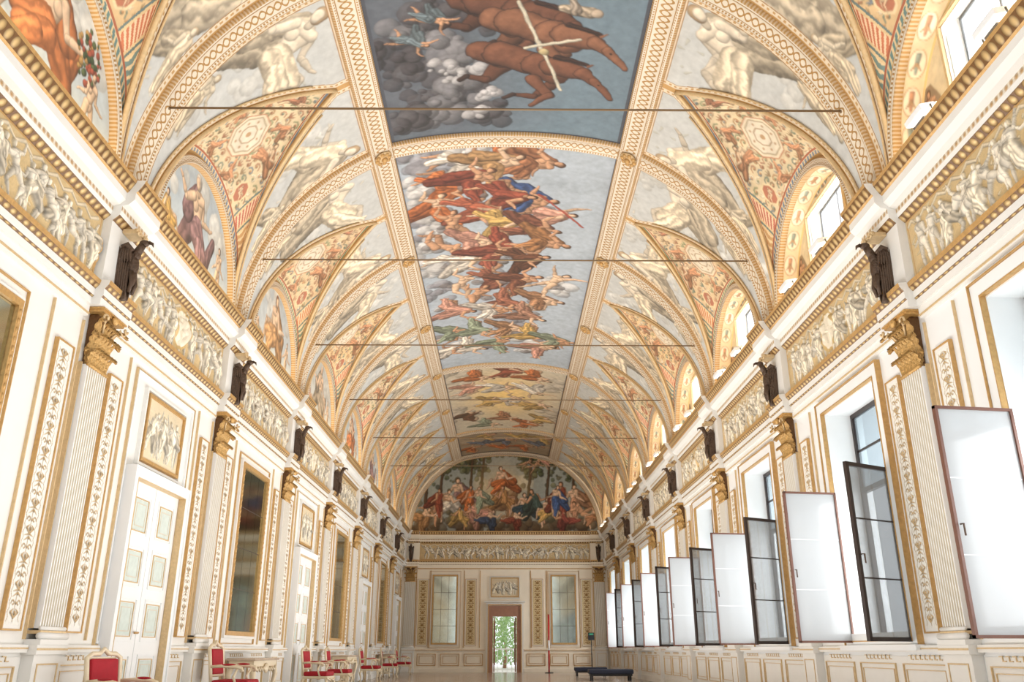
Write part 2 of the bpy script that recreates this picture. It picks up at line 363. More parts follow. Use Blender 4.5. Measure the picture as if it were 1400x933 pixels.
def center_canvas(kind):
    if kind=='A':
        y0,y1=YK(-1),YK(1); cv=Cv(4.1,y1-y0,70,(92,98,106),3,.3); to=lambda a,b:(PC(a,b)[0]+2.05,y1-PC(a,b)[1])
        bl=np.clip((cv.X/4.1-.3)*2.2,0,1)*.8+np.clip(.7-cv.Y*1.2,0,1)*.5; bl=np.clip(bl,0,.85)
        cv.c=cv.c*(1-bl[...,None])+np.array(L((112,134,146)))*bl[...,None]
        for i,(a,b) in enumerate([(545,30),(560,90),(580,130),(610,60),(590,10),(630,20),(600,150),(640,110),(550,150),(640,75),(670,150),(530,60),(620,120)]):
            x,y=to(a,b); cv.clouds(x,y,.38,.3,(84,80,82) if i%3 else (130,128,130),12,i+3,(.08,.26),.25)
        for a,b in [(655,150),(690,60),(660,125),(625,100),(600,85),(640,95)]:
            x,y=to(a,b); cv.clouds(x,y,.22,.12,(196,192,190),9,a,(.04,.13),.35)
        for dx,dy,c in ((-40,-44,(110,70,50)),(4,-16,(140,92,64)),(-14,28,(124,78,54))):
            horse(cv,lambda a,b,dx=dx,dy=dy:to(a+dx,b+dy),c,(50,34,28))
        cv.cap(to(708,0),to(765,118),.03,.03,(216,206,180)); cv.cap(to(715,62),to(790,46),.03,.03,(216,206,180)); cv.disc(*to(742,66),.08,(206,184,132))
        for a,b,s in ((560,45,1),(585,20,4)): fig(cv,*to(a,b),.7,-60,'fly',SK,(110,124,128),seed=s)
        x,y=to(795,8); cv.cap((x-.3,y+.05),(x+.1,y),.08,.13,(186,166,140),fold=.4); cv.cap((x-.1,y),(x-.2,y+.35),.1,.04,(160,144,126),fold=.4); cv.disc(x+.2,y,.1,(196,174,148))
        for i in range(12): fig(cv,.4+(i*1.3)%3.4,5.2+(i%4)*.9,1.5,-80+30*(i%3),['recline','fly','sit'][i%3],SK,[OR,WH,RB][i%3],seed=i)
        return cv.age(.03,5,.06),y0,y1
    if kind=='B':
        y0,y1=YK(1),YK(4); cv=Cv(4.1,y1-y0,64,(168,178,186),5,.16); to=lambda a,b:(PC(a,b)[0]+2.05,y1-PC(a,b)[1])
        for i,(a,b) in enumerate([(575,215),(572,245),(585,270),(575,300),(580,330),(590,355),(600,210),(640,205),(640,240),(600,390),(610,420),(620,450),(700,440),(640,470),(600,300),(680,380),(760,385),(720,470),(660,350)]):
            x,y=to(a,b); cv.clouds(x,y,.35,.5,(212,208,202) if i%3 else (146,144,148),15,i+40,(.08,.26),.38)
        rows=[(705,208,-80,'recline',OR),(735,222,-95,'sit',(170,110,70)),(650,214,-70,'lean',WH),(690,228,-90,'recline',(196,150,96)),(622,246,-80,'sit',OR),
         (660,250,-85,'recline',RB),(755,285,-100,'reach',PK),(728,272,-88,'sit',BL),(700,262,-90,'sit',RB),(615,282,-60,'recline',OR),(665,280,-95,'lean',(170,90,60)),
         (635,305,-60,'recline',None),(690,300,-90,'sit',OC),(735,312,-110,'lean',(140,84,60)),(612,328,-70,'recline',None),(655,332,-80,'sit',PK),(700,330,-85,'recline',RB),(748,328,-100,'sit',(176,120,70)),
         (635,350,-75,'lean',WH),(685,350,-90,'recline',(150,80,58)),(722,350,-80,'sit',DB),
         (640,385,-80,'recline',None),(680,378,-85,'sit',(150,90,66)),(720,385,-95,'recline',(130,80,56)),(765,382,-100,'fly',None),(660,402,-60,'lean',None),(700,408,-90,'recline',(160,100,74)),(745,410,-85,'sit',(180,130,90)),(630,415,-80,'recline',PK),(680,425,-80,'sit',WH),(730,425,-85,'recline',(166,120,94)),
         (625,450,-80,'sit',GG),(660,445,-85,'recline',GG),(700,450,-90,'sit',(176,130,90)),(735,452,-85,'recline',OC),(765,462,-70,'sit',GG),(650,468,-80,'recline',WH),(690,470,-80,'recline',GG),(610,470,-70,'lean',WH),(745,475,-90,'recline',PK)]
        for i,(a,b,g,p,c) in enumerate(rows):
            x,y=to(a,b); 
            cv.clouds(x-.3,y-.1,.35,.2,(130,122,118),4,i+300,(.08,.16),.3)
            fig(cv,x-.25,y,1.7,g,p,SK if i%3 else SK2,c,seed=i*3+1,flip=i%2==0,hair=(110,74,50) if i%2 else (74,50,36),big=1.2)
        cv.cap(to(735,262),to(795,300),.03,.03,(170,70,50))
        return cv.age(.03,5,.05),y0,y1
    if kind=='C':
        y0,y1=YK(4),YK(6); cv=Cv(4.1,y1-y0,45,(196,186,164),8,.1); to=lambda a,b:(PC(a,b)[0]+2.05,y1-PC(a,b)[1])
        cx,cy=to(690,540); g=np.exp(-(((cv.X-cx)/1.3)**2+((cv.Y-cy)/2.6)**2))[...,None]; cv.c=cv.c*(1-g)+np.array(L((250,208,120)))*g
        for i,(a,b) in enumerate([(620,510),(625,530),(640,560),(760,520),(620,560),(750,560)]):
            x,y=to(a,b); cv.clouds(x,y,.4,.9,(194,182,162),16,i+80,(.12,.3),.5)
        for i,(a,b,g,p,c) in enumerate([(650,510,-80,'recline',OR),(690,508,-90,'sit',RB),(730,510,-85,'recline',OR),(640,528,-80,'sit',PK),(680,527,-90,'lean',WH),(720,530,-80,'fly',WH),(690,545,-85,'run',WH),(665,548,-85,'sit',OC),(725,550,-90,'run',OC),(640,565,-80,'recline',DB),(690,568,-80,'recline',(180,120,80)),(735,570,-90,'sit',OC),(665,576,-80,'recline',GG),(715,578,-80,'sit',OR)]):
            x,y=to(a,b); fig(cv,x,y,1.8,g,p,SK2,c,seed=i*5+2,flip=i%2==0)
        return cv.age(.03,5,.1),y0,y1
    y0,y1=YK(6),YK(7)-.04; cv=Cv(4.1,y1-y0,35,(150,132,106),8,.3)
    for i in range(9): fig(cv,.5+.4*i,1+(i%3)*1.0,1.6,-80,['recline','fly'][i%2],SK,[OR,(104,112,124),OC][i%3],seed=i)
    return cv.age(),y0,y1
desc={'A':'ceiling fresco of brown horses against dark storm clouds, nearest panel of the vault','B':'long ceiling fresco of robed figures lying on pale clouds, middle of the vault',
 'C':'golden glowing ceiling fresco with white draped figures, between long fresco and end lunette','D':'small brownish ceiling fresco directly before the end wall lunette'}
for kd in 'ABCD':
    cv,y0,y1=center_canvas(kd)
    X=np.linspace(-2.05,2.05,cv.nx); Y=np.linspace(y0,y1,cv.ny); XX,YY=np.meshgrid(X,Y)
    P=np.stack([XX,YY,zv(XX)],-1); col=cv.sample(XX+2.05,y1-YY)
    e=np.minimum(2.05-np.abs(XX),np.minimum(YY-y0,y1-YY)-.16)
    b=.07 if kd=='A' else .03; col[e<b]=np.array(L((84,86,92)))
    o=gridobj('ceiling_painting',P,FRESCO,COL=col); tag(o,desc[kd],'painting')

# ---- ceiling backing shell
al=np.linspace(AR-.1,pi-AR+.1,30); P=np.stack([np.stack([(VA+.12)*np.cos(al),np.full(30,y),VZ+(VB+.12)*np.sin(al)],-1) for y in (YK(-1),YEND+.2)])
tag(gridobj('ceiling',P,WHITE),kind='structure')
# ---- ribs
def vpt(al,off):
    nx,nz=np.cos(al)/VA,np.sin(al)/VB; l=np.hypot(nx,nz); x=VA*np.cos(al)-nx/l*off; return x, VZ+VB*np.sin(al)-nz/l*off-flatc(x)
def arc_rib(y, a0, a1, w, off, name, n=60):
    al=np.linspace(a0,a1,n); xo,zo=vpt(al,-.02); xi,zi=vpt(al,off); xm,zm=vpt(al,off+.02)
    s=np.concatenate([[0],np.cumsum(np.hypot(np.diff(xi),np.diff(zi)))])
    cols=[(xo,zo,-w),(xi,zi,-w),(xm,zm,-w*.8),(xi,zi,-w*.72),(xi,zi,w*.72),(xm,zm,w*.8),(xi,zi,w),(xo,zo,w)]
    P=np.stack([np.stack([x,np.full(n,y+dy),z],-1) for x,z,dy in cols],1)
    V=[0,0,.1,.14,.86,.9,1,1]; UV=np.stack([np.stack([s,np.full(n,v)],-1) for v in V],1)
    tag(gridobj(name,P,GUIL,UV=UV),kind='structure')
tn=1
for k in range(-1,7):
    for s in (0,1):
        a0,a1=(0,AR) if s==0 else (pi-AR,pi)
        arc_rib(YK(k),a0,a1,.19,.05,'trim_%d'%tn); tn+=1
for k in (1,4,6):
    arc_rib(YK(k),AR,pi-AR,.2,.06,'trim_%d'%tn); tn+=1
for s in (-1,1):
    a=[math.acos(x/VA) for x in (2.45,2.05)]
    ys=np.linspace(YK(-1),YEND,90); pr=[]
    for f,off in ((0,-.02),(0,.06),(.1,.09),(.2,.07),(.8,.07),(.9,.09),(1,.06),(1,-.02)):
        x,z=vpt(np.array(a[0]+(a[1]-a[0])*f),off); pr.append((float(x),float(z),f))
    P=np.stack([np.stack([np.full(90,s*x),ys,np.full(90,z)],-1) for x,z,f in pr],1)
    UV=np.stack([np.stack([ys,np.full(90,f)],-1) for x,z,f in pr],1)
    tag(gridobj('trim_%d'%tn,P,GUIL,UV=UV),kind='structure'); tn+=1
    mb=MB()
    for k in range(-1,7):
        x,z=vpt(np.array(AR),.1); mb.ell((s*float(x),YK(k),float(z)),(.17,.17,.04),(0,s*radians(32),0),16,6)
        for a8 in range(8): mb.ell((s*float(x)+.12*cos(a8*pi/4)*cos(radians(32)),YK(k)+.12*sin(a8*pi/4),float(z)-.03-.12*cos(a8*pi/4)*sin(radians(32))*s),(.045,.045,.03),(0,s*radians(32),0),8,5,1)
        mb.ell((s*float(x)*.99,YK(k),float(z)-.04),(.06,.06,.05),(0,s*radians(32),0),12,6,1)
    tag(mb.build('trim_%d'%tn,[PGOLD,GOLD]),kind='structure'); tn+=1

# ---- side vault: spandrels and webs
R=1.65
def wid(al): return R*np.clip(1-(np.clip(al/AA,0,1))**1.55,0,1)
AL=np.linspace(0,AR+.02,320); xs,zs=VA*np.cos(AL),VZ+VB*np.sin(AL); SA=np.concatenate([[0],np.cumsum(np.hypot(np.diff(xs),np.diff(zs)))]); ARC=SA[-1]
def span_canvas(i,half):
    cv=Cv(2.15,ARC+.05,95,(193,194,190),20+i,.1)
    r=np.random.RandomState(i)
    for q in range(5): cv.clouds(r.uniform(0,2),r.uniform(1,4),.3,.3,(204,202,194),7,q+i*7,(.08,.2),.85)
    for q in range(24):
        x=.25+r.rand()*1.8; y=1.2+r.rand()*2.9
        cv.cap((x,y),(x+r.uniform(-.12,.12),y+r.uniform(-.1,.1)),.03,.01,(176,172,152) if q%2 else (212,200,176),alpha=.6,lo=.7)
    fc=(236,220,194); dk=(222,206,178)
    if half==0:
        fig(cv,.92,3.0,2.35,20,['lean','sit','recline'][i%3],fc,(222,204,174),hair=(178,150,114),seed=i*2+4,lo=.54,big=1.2,edge=.34)
        cv.cap((.35,1.1),(.3,1.6),.06,.03,dk); fig(cv,.40,1.75,1.05,0,'stand',dk,(208,190,160),hair=(186,162,128),seed=i+9,lo=.56,edge=.32)
    else:
        fig(cv,1.18,2.95,2.35,-15,['recline','lean','sit'][i%3],fc,(222,204,174),hair=(178,150,114),flip=True,seed=i*2+9,lo=.54,big=1.2,edge=.34)
        fig(cv,2.15-.40,1.75,1.05,0,'stand',dk,(208,190,160),hair=(186,162,128),seed=i+19,lo=.56,edge=.32)
    return cv.age(.014,6,.06,.08,.04)
def make_span(side,half,var):
    cv=span_canvas(var,half); n=320; m=170; yg=2.15-wid(AL)
    t=np.linspace(0,1,m); Yl=.17+(np.maximum(yg,.19)-.17)[:,None]*t[None,:]
    Xc=Yl.copy()
    dg=(yg[:,None]-Yl); dr=(Yl-.17); dt=(ARC-SA)[:,None]+0*Yl-.2
    if half==1: Yl=BAY-Yl; Xc=2.15-(Xc)
    P=np.stack([side*xs[:,None]+0*Yl,Yl,zs[:,None]+0*Yl],-1)
    col=cv.sample(Xc,SA[:,None]+0*Yl)
    d=np.minimum(np.minimum(dg,dr),dt); n1=SA[:,None]+0*Yl
    bead=(np.sin(n1*2*pi/.09)>0)
    col[d<.13]=np.array(L((222,206,180))); col[(d<.11)&bead&(d>.075)]=np.array(L((190,150,98)))
    col[(d<.05)]=np.array(L((196,154,98))); col[(d>.13)&(d<.145)]=np.array(L((166,130,90)))
    return gridobj('spandrel_fresco',P,FRESCO,COL=col)
def make_web(side,var):
    n=180;m=250; al=np.linspace(0,AA,n); X=VA*np.cos(al); zg=VZ+VB*np.sin(al); w=wid(al); t=(VA-X)/(VA-APX)
    zap=VZ+VB*sin(AA); zc=VZ+R+(zap-VZ-R)*t+.28*np.sin(pi*t)
    h=np.maximum(zc-zg,0)
    ph=np.linspace(0,pi,m); Yl=2.15-w[:,None]*np.cos(ph)[None]; Z=zg[:,None]+h[:,None]*np.sin(ph)[None]
    P=np.stack([side*X[:,None]+0*Yl,Yl,Z],-1)
    ax=np.concatenate([np.zeros((n,1)),np.cumsum(np.hypot(np.diff(Yl,axis=1),np.diff(Z,axis=1)),1)],1); Lt=ax[:,-1:]
    u=ax-Lt/2; dist=np.concatenate([[0],np.cumsum(np.hypot(np.diff(X),np.diff(zc)))])[:,None]+0*u
    bgc=[(220,188,138),(218,198,158),(222,194,150)][var]
    cv=Cv(5.6,2.6,100,bgc,60+var,.18); c0=2.8; r=np.random.RandomState(var+3)
    pal=[(178,116,84),(118,140,126),(200,148,98),(240,226,196),(122,138,150),(146,156,114),(206,150,112),(154,124,88)]
    for yy in np.arange(.1,2.4,.14):
        for xx in np.arange(.08,2.6,.15):
            c=pal[r.randint(8)]; c2=pal[r.randint(8)]; jx,jy=r.uniform(-.03,.03,2); fl_=r.choice([-1,1]); ty=r.randint(3)
            for s in (-1,1):
                px,py=c0+s*(xx+jx),yy+jy
                if ty<2:
                    for a in range(6):
                        q=a/5*4.4; rr=.072*(1-a/8); q2=(a+1)/5*4.4; r2=.072*(1-(a+1)/8)
                        cv.cap((px+s*rr*cos(q)*fl_,py+rr*sin(q)),(px+s*r2*cos(q2)*fl_,py+r2*sin(q2)),.013,.011,c)
                    cv.disc(px,py,.022,c2)
                else:
                    for a in range(5): cv.cap((px,py-.04),(px+s*.07*sin(a-2),py+.06*cos((a-2)*.7)),.016,.005,c2)
    fl2=(234,200,160)
    for s in (-1,1):
        for (xx,yy,S,a,p) in ((.62,.95,.72,-8,'sit'),(.35,1.4,.5,10,'lean'),(.36,.33,.45,60,'recline')):
            fig(cv,c0+s*xx,yy,S,s*-a,p,fl2,[(202,140,98),None,(142,154,124)][int(xx*10)%3],seed=var*2+int(xx*10),flip=s>0)
    fig(cv,c0,1.75,.45,0,'fly',fl2,pal[0],seed=var+5)
    for s in (-1,1):
        cv.flat(c0+s*.84,.38,.15,.2,(228,206,160),oct=True); cv.flat(c0+s*.84,.38,.12,.165,(176,104,78),oct=True); fig(cv,c0+s*.84,.35,.28,s*30,'sit',fl2,None,seed=var+9)
    for rr,c in ((.36,(186,124,88)),(.34,(226,210,180)),(.30,(176,158,128)),(.275,(224,212,188)),(.16,(176,150,118)),(.135,(226,214,192)),(.05,(184,146,104))): cv.flat(c0,.85,rr*1.0,rr*1.15,c,oct=True)
    for a in range(8): cv.flat(c0+.215*cos(a*pi/4+.39),.85+.245*sin(a*pi/4+.39),.03,.03,(186,152,116))
    cv.age(.01,8,.1,.12)
    col=cv.sample(u+c0,dist); au=np.abs(u)
    fanm=(au>1.12)&(au<1.36); fr=dist/np.maximum(.25,(1.9-au)); stripe=np.sin(fr*56)>-.1
    col[fanm]=np.array(L((236,206,172))); col[fanm&stripe]=np.array(L([(200,124,92),(190,116,98),(204,134,90)][var]))
    tail=au>=1.36; tc_=[(126,150,146),(204,164,116),(136,152,130)][var]
    col[tail]=np.array(L((228,204,160))); 
    pan=tail&(((au-1.40)%.36)>.04)&(((au-1.40)%.36)<.31); col[pan]=np.array(L(tc_)); 
    lf=pan&((np.sin((au-1.5)*2*pi/.1+np.sin(dist*20)*1.5))>.35); col[lf]=np.array(L((236,214,172)))
    for q_,c in ((1.10,(112,128,126)),(1.13,(222,196,150)),(1.36,(222,196,150)),(1.39,(112,128,126))): col[np.abs(au-q_)<.016]=np.array(L(c))
    k=np.minimum(Lt/2-au, dist)
    col[k<.15]=np.array(L((224,204,168)))
    m1=(k<.145)&(k>.12); col[m1]=np.array(L((170,104,78)))
    m2=(k<=.11)&(k>.06); col[m2]=np.array(L([(112,138,132),(120,132,148),(130,146,120)][var])); col[m2&(np.sin((u+dist)*2*pi/.1)>.2)]=np.array(L((224,200,154)))
    col[k<=.06]=np.array(L((196,156,100)))
    return gridobj('web_fresco',P,FRESCO,COL=col)
def place(o,y,label,cat,group):
    o.location=(0,y,0); return tag(o,label,cat,group)
for side,sn in ((-1,'left'),(1,'right')):
    base={}
    for k in range(-1,7):
        v=(k+1)%3
        for half,hn in ((0,'near'),(1,'far')):
            key=(half,v)
            if key not in base: o=base[key]=make_span(side,half,v+(3 if side>0 else 0))
            else: o=base[key].copy(); C.objects.link(o)
            place(o,YK(k),'pale fresco of reclining nude, %s triangle of the %s bay on the %s vault'%(hn,WORD[k],sn),'fresco','vault spandrel frescoes')
        key=('w',v)
        if key not in base: o=base[key]=make_web(side,v)
        else: o=base[key].copy(); C.objects.link(o)
        place(o,YK(k),'ochre ornament fresco with pale medallion above the %s lunette on the %s'%(WORD[k],sn),'fresco','ornament frescoes above the lunettes')
    mb=MB(); al=np.linspace(0,AA,36)
    for k in range(-1,7):
        for hs in (-1,1):
            pts=[]
            for a in al:
                x,z=vpt(np.array(a),.02); pts.append((side*float(x),YK(k)+2.15+hs*float(wid(a)),float(z)))
            mb.tube(pts,.034,6)
            pts=[]
            for a in al[:-3]:
                x,z=vpt(np.array(a),.02); pts.append((side*float(x),YK(k)+2.15+hs*min(float(wid(a))+.14,1.96),float(z)))
            mb.tube(pts,.014,5)
    tag(mb.build('trim_%d'%tn,PGOLD),kind='structure'); tn+=1
    ph=np.linspace(0,pi,60)
    for k in range(-1,7):
        cols=[(1.66,0),(1.66,.05),(1.63,.08),(1.61,.06),(1.56,.06),(1.54,.08),(1.52,.05),(1.52,-.03)]
        P=np.stack([np.stack([np.full(60,side*(VA-a)),YK(k)+2.15-r*np.cos(ph),VZ+r*np.sin(ph)],-1) for r,a in cols],1)
        UV=np.stack([np.stack([1.6*ph,np.full(60,v)],-1) for v in (0,0,.1,.14,.86,.9,1,1)],1)
        tag(gridobj('trim_%d'%tn,P,GUIL,UV=UV),kind='structure'); tn+=1

# ---- left lunette paintings
LR=1.54
def lun_canvas(i,res):
    cv=Cv(3.08,1.54,res,[(186,196,198),(182,194,200),(186,194,196),(194,196,190)][i%4],90+i,.1)
    cv.clouds(1.5,1.15,1.3,.3,(212,210,200),14,i,(.1,.25),.8)
    cl=[(214,128,70),(160,122,120),(208,158,104),(178,160,134)][i%4]
    cv.clouds(1.5,.05,1.5,.05,(160,140,108),20,i+5,(.07,.13),.5)
    fl=i%2==0; sk=(240,204,166)
    cv.cap((1.9,.25),(2.15,.75),.16,.1,tuple(v*.82 for v in cl),fold=.35)
    fig(cv,1.5,.6,1.95,4 if fl else -4,['sit','lean','sit','sit'][i%4],sk,cl,hair=(216,208,194) if i%2 else (130,88,54),flip=fl,seed=(i*7+2)//2*2,big=.7,lo=.45)
    fig(cv,2.5,.42,.95,0,'stand',(236,200,162),None,seed=i+30); fig(cv,.52,.36,.85,10,'sit',(236,200,162),[WH,OC,GG,PK][i%4],seed=i+32)
    if i==0:
        for q in range(90):
            a=R0.uniform(0,6.28); rr=R0.uniform(0,.25); cv.disc(2.35+rr*cos(a),.9+rr*1.3*sin(a),R0.uniform(.02,.05),R0.choice([(60,84,54),(90,106,66),(170,80,56),(200,156,86)]))
    return cv.age(.012,7,.06,.1,.06)
ldesc=['orange draped figure beside fruit','seated white haired figure in mauve','seated figure with ochre drapery','seated figure in beige drapery']
for k in range(-1,7):
    i=k+1; cv=lun_canvas(i,110 if k<1 else 70)
    nx=cv.nx; nt_=cv.ny; y=np.linspace(-LR,LR,nx); H=np.sqrt(np.clip(LR**2-y**2,0,9)); t=np.linspace(0,1,nt_)
    YY=np.tile(y,(nt_,1)); ZZ=t[:,None]*H[None]
    P=np.stack([np.full_like(YY,-VA-.02),YY,VZ+ZZ],-1); col=cv.sample(YY+1.54,ZZ)
    o=gridobj('lunette_painting',P,FRESCO,COL=col); o.location=(0,YK(k)+2.15,0)
    tag(o,'lunette painting of %s, %s on the left'%(ldesc[i%4],WORD[k]),'painting','painted lunettes above the left cornice')

# ---- right lunette windows
def lun_window():
    root=empty('lunette_window')
    DP=.26; RI=1.54; n=220; ph=np.linspace(0,pi,n); dx=np.linspace(0,DP,30)
    r=RI-.06*dx/DP
    P=np.stack([np.stack([np.full(n,VA+d),-rr*np.cos(ph),VZ+rr*np.sin(ph)],-1) for d,rr in zip(dx,r)],1)
    sc=Cv(DP,4.85,110,(226,202,160),155,.12); y=.04; i=0
    while y<4.7:
        sc.flat(DP/2,y+.2,.10,.18,(186,144,100)); sc.flat(DP/2,y+.2,.088,.165,(234,220,190)); sc.cap((DP/2,y+.1),(DP/2,y+.3),.03,.015,[(140,154,142),(196,132,92)][i%2])
        for s in (-1,1): sc.cap((DP/2,y+.2),(DP/2+s*.05,y+.27),.018,.006,(184,138,90))
        y+=.42; i+=1
    sc.age(.006,4,.12,.12,.08)
    A,Bx=np.meshgrid(ph*RI,dx,indexing='ij'); col=sc.sample(Bx,A); col[(Bx<.025)|(Bx>DP-.025)]=np.array(L((222,190,132)))
    gridobj('painted_soffit',P,FRESCO,root,COL=col)
    cv=Cv(3.08,1.54,90,(226,206,166),140,.12)
    for s,c in ((.36,DB),(2.72,RB)):
        cv.flat(s,.45,.24,.42,(150,126,98),oct=True); fig(cv,s,.45,.8,0,'stand',SK,c,seed=int(s*3),flip=s>1)
    for i in range(26): cv.cap((.9+i*.048,1.44+.02*sin(i)),(.93+i*.048,1.47),.025,.012,[(186,130,86),(130,148,140),(240,226,200)][i%3])
    cv.age(.012,6,.06)
    nx=261; nt_=130; R2=RI-.06; y=np.linspace(-R2,R2,nx); H=np.sqrt(R2**2-y**2+1e-6); t=np.linspace(0,1,nt_)
    YY=np.tile(y,(nt_,1)); ZZ=t[:,None]*H[None]; P=np.stack([np.full_like(YY,VA+DP),YY,VZ+ZZ],-1)
    z0,z1,hw_=.2,1.3,.7
    yc=(YY[:-1,:-1]+YY[1:,1:])/2; zc=(ZZ[:-1,:-1]+ZZ[1:,1:])/2; mask=~((np.abs(yc)<hw_)&(zc>z0)&(zc<z1-.01))
    gridobj('painted_back_wall',P,FRESCO,root,COL=cv.sample(YY+1.54,ZZ),mask=mask)
    mb=MB(); mb.box(VA-.02,VA+DP,-1.5,1.5,VZ-.02,VZ+.02); mb.build('sill',WHITE,root)
    mb=MB(); D2=.22
    q=[(-hw_-.01,z0-.01),(hw_+.01,z0-.01),(hw_+.01,z1),(-hw_-.01,z1)]
    V=[(VA+DP-.02,a,VZ+b) for a,b in q]+[(VA+DP+D2+.03,a*.97,VZ+b+(.12 if b>1 else 0)) for a,b in q]
    mb.add(V,[(i,(i+1)%4,4+(i+1)%4,4+i) for i in range(4)])
    for a in (-1,1): mb.box(VA+DP-.04,VA+DP-.01,a*(hw_+.02)-.02,a*(hw_+.02)+.02,VZ+z0,VZ+z1+.02,1)
    mb.box(VA+DP-.04,VA+DP-.01,-hw_-.04,hw_+.04,VZ+z1,VZ+z1+.03,1)
    for a in (-1,1): mb.add([(VA+DP+.04,a*(hw_-.005),VZ+.4),(VA+DP+.18,a*(hw_-.022),VZ+.4),(VA+DP+.18,a*(hw_-.022),VZ+1.2),(VA+DP+.04,a*(hw_-.005),VZ+1.2)],[(0,1,2,3)],2)
    mb.build('reveal',[WHITE,PGOLD,GREY],root)
    mb=MB(); x=VA+DP+D2; zt=z1+.1
    for a,b,c,d in ((-.68,.68,z0,z0+.03),(-.68,.68,zt-.04,zt),(-.68,-.655,z0,zt),(.655,.68,z0,zt),(-.014,.014,z0,zt)):
        mb.box(x-.015,x+.015,a,b,VZ+c,VZ+d)
    mb.build('window_frame',STEEL,root)
    mb=MB(); mb.box(x-.005,x+.005,-.66,.66,VZ+z0,VZ+zt-.02); mb.build('pane',LGLASS,root)
    return root
lw=lun_window(); lw['category']='window'; lw['group']='windows in the right lunettes'
def flood():
    r=empty('floodlight'); mb=MB()
    mb.box(-.1,.1,-.17,.17,.06,.12); mb.box(-.08,.08,-.15,.15,.12,.14); mb.build('housing',WHITE2,r,.008)
    mb=MB(); mb.box(-.088,.088,-.158,.158,.052,.06); mb.build('lamp_face',LAMPM,r)
    mb=MB(); mb.tube([(0,-.19,.09),(0,-.19,0),(0,.19,0),(0,.19,.09)],.01,6); mb.box(-.06,.06,-.1,.1,0,.02); mb.build('bracket',STEEL,r)
    r['category']='lamp'; r['group']='floodlights on the right cornice'; return r
fl=flood()
for k in range(-1,7):
    lab='deep arched window recess with painted soffit, %s along the right vault'%WORD[k]
    loc=(0,YK(k)+2.15,0)
    if k==-1: lw.location=loc; lw['label']=lab
    else: dup(lw,loc,0,lab)
    for j,(dy,w_) in enumerate(((1.4,'nearer'),(2.75,'farther'))):
        lab='white box floodlight, %s one of the pair before the %s right lunette'%(w_,WORD[k]); loc=(4.27,YK(k)+dy,VZ+.01)
        if k==-1 and j==0: fl.location=loc; fl['label']=lab; f=fl
        else: f=dup(fl,loc,0,lab)
        f.rotation_euler=(0,radians(-12),0)

# ---- tie rods
for k in range(0,6):
    mb=MB(); mb.tube([(-4.22,0,7.2),(4.22,0,7.2)],.014,8)
    for s in (-1,1): mb.tube([(s*4.22,0,7.2),(s*4.16,0,7.2)],.028,8)
    o=mb.build('tie_rod',IRON); o.location=(0,YK(k),0)
    tag(o,'thin iron tie rod across the vault, %s from the camera'%['nearest','second','third','fourth','fifth','sixth'][k],'tie rod','iron tie rods across the vault')

# ------------------------------------------------------------ shell
WO=1.95
mb=MB(); mb.box(-4.9,5.2,-2,YEND+.3,-.1,0); tag(mb.build('floor',FLOORM),kind='structure')
mb=MB(); mb.box(-4.9,-WX,-2,YEND+.3,0,VZ); tag(mb.build('wall_left',WHITE),kind='structure')
mb=MB()
yprev=-2
for k in range(-1,7):
    c=YK(k)+WO
    mb.box(WX,5.1,yprev,c-.88,0,VZ); mb.box(WX,5.1,c-.88,c+.88,0,.95); mb.box(WX,5.1,c-.88,c+.88,4.05,VZ); yprev=c+.88
mb.box(WX,5.1,yprev,YEND+.3,0,VZ)
tag(mb.build('wall_right',WHITE2),kind='structure')
mb=MB(); mb.box(-WX,-.62,YEND,YEND+.3,0,VZ); mb.box(.62,WX,YEND,YEND+.3,0,VZ); mb.box(-.62,.62,YEND,YEND+.3,2.72,VZ)
tag(mb.build('wall_end',WARMW),kind='structure')
PROF=[(0,4.42),(.08,4.42),(.08,4.50),(.10,4.52),(.10,4.60),(.14,4.65),(.15,4.70),(.05,4.71),(.05,5.44),(.12,5.51),(.13,5.56),(.13,5.62),(.2,5.64),(.26,5.70),(.26,5.79),(.28,5.81),(.34,5.91),(.35,5.95),(0,5.95)]
PM=[0,0,2,0,2,1,0,3,2,0,4,0,0,0,1,2,1,0]
EM=[WHITE,GOLD,ORN,OCHRE,DENT]
def entab(rng_,breaks,loc,rz,em=EM):
    global tn
    mb=MB(); mb.prism(PROF,rng_[0],rng_[1],PM)
    pr=[(y+(.1 if 0<i<len(PROF)-1 else 0),z+.002) for i,(y,z) in enumerate(PROF)]
    pm=list(PM); pm[7]=0
    for b in breaks: mb.prism(pr,b-.36,b+.36,pm)
    o=mb.build('trim_%d'%tn,em); tn+=1; o.location=loc; o.rotation_euler=(0,0,rz); tag(o,kind='structure')
entab((-YEND,2),[-YK(k) for k in range(-1,7)]+[-YEND+.3],(-WX,0,0),-pi/2)
entab((-2,YEND),[YK(k) for k in range(-1,7)]+[YEND-.3],(WX,0,0),pi/2)
entab((-WX,WX),[-4.2,4.2],(0,YEND,0),pi,[WARMW,GOLD,ORN,OCHRE,DENT])

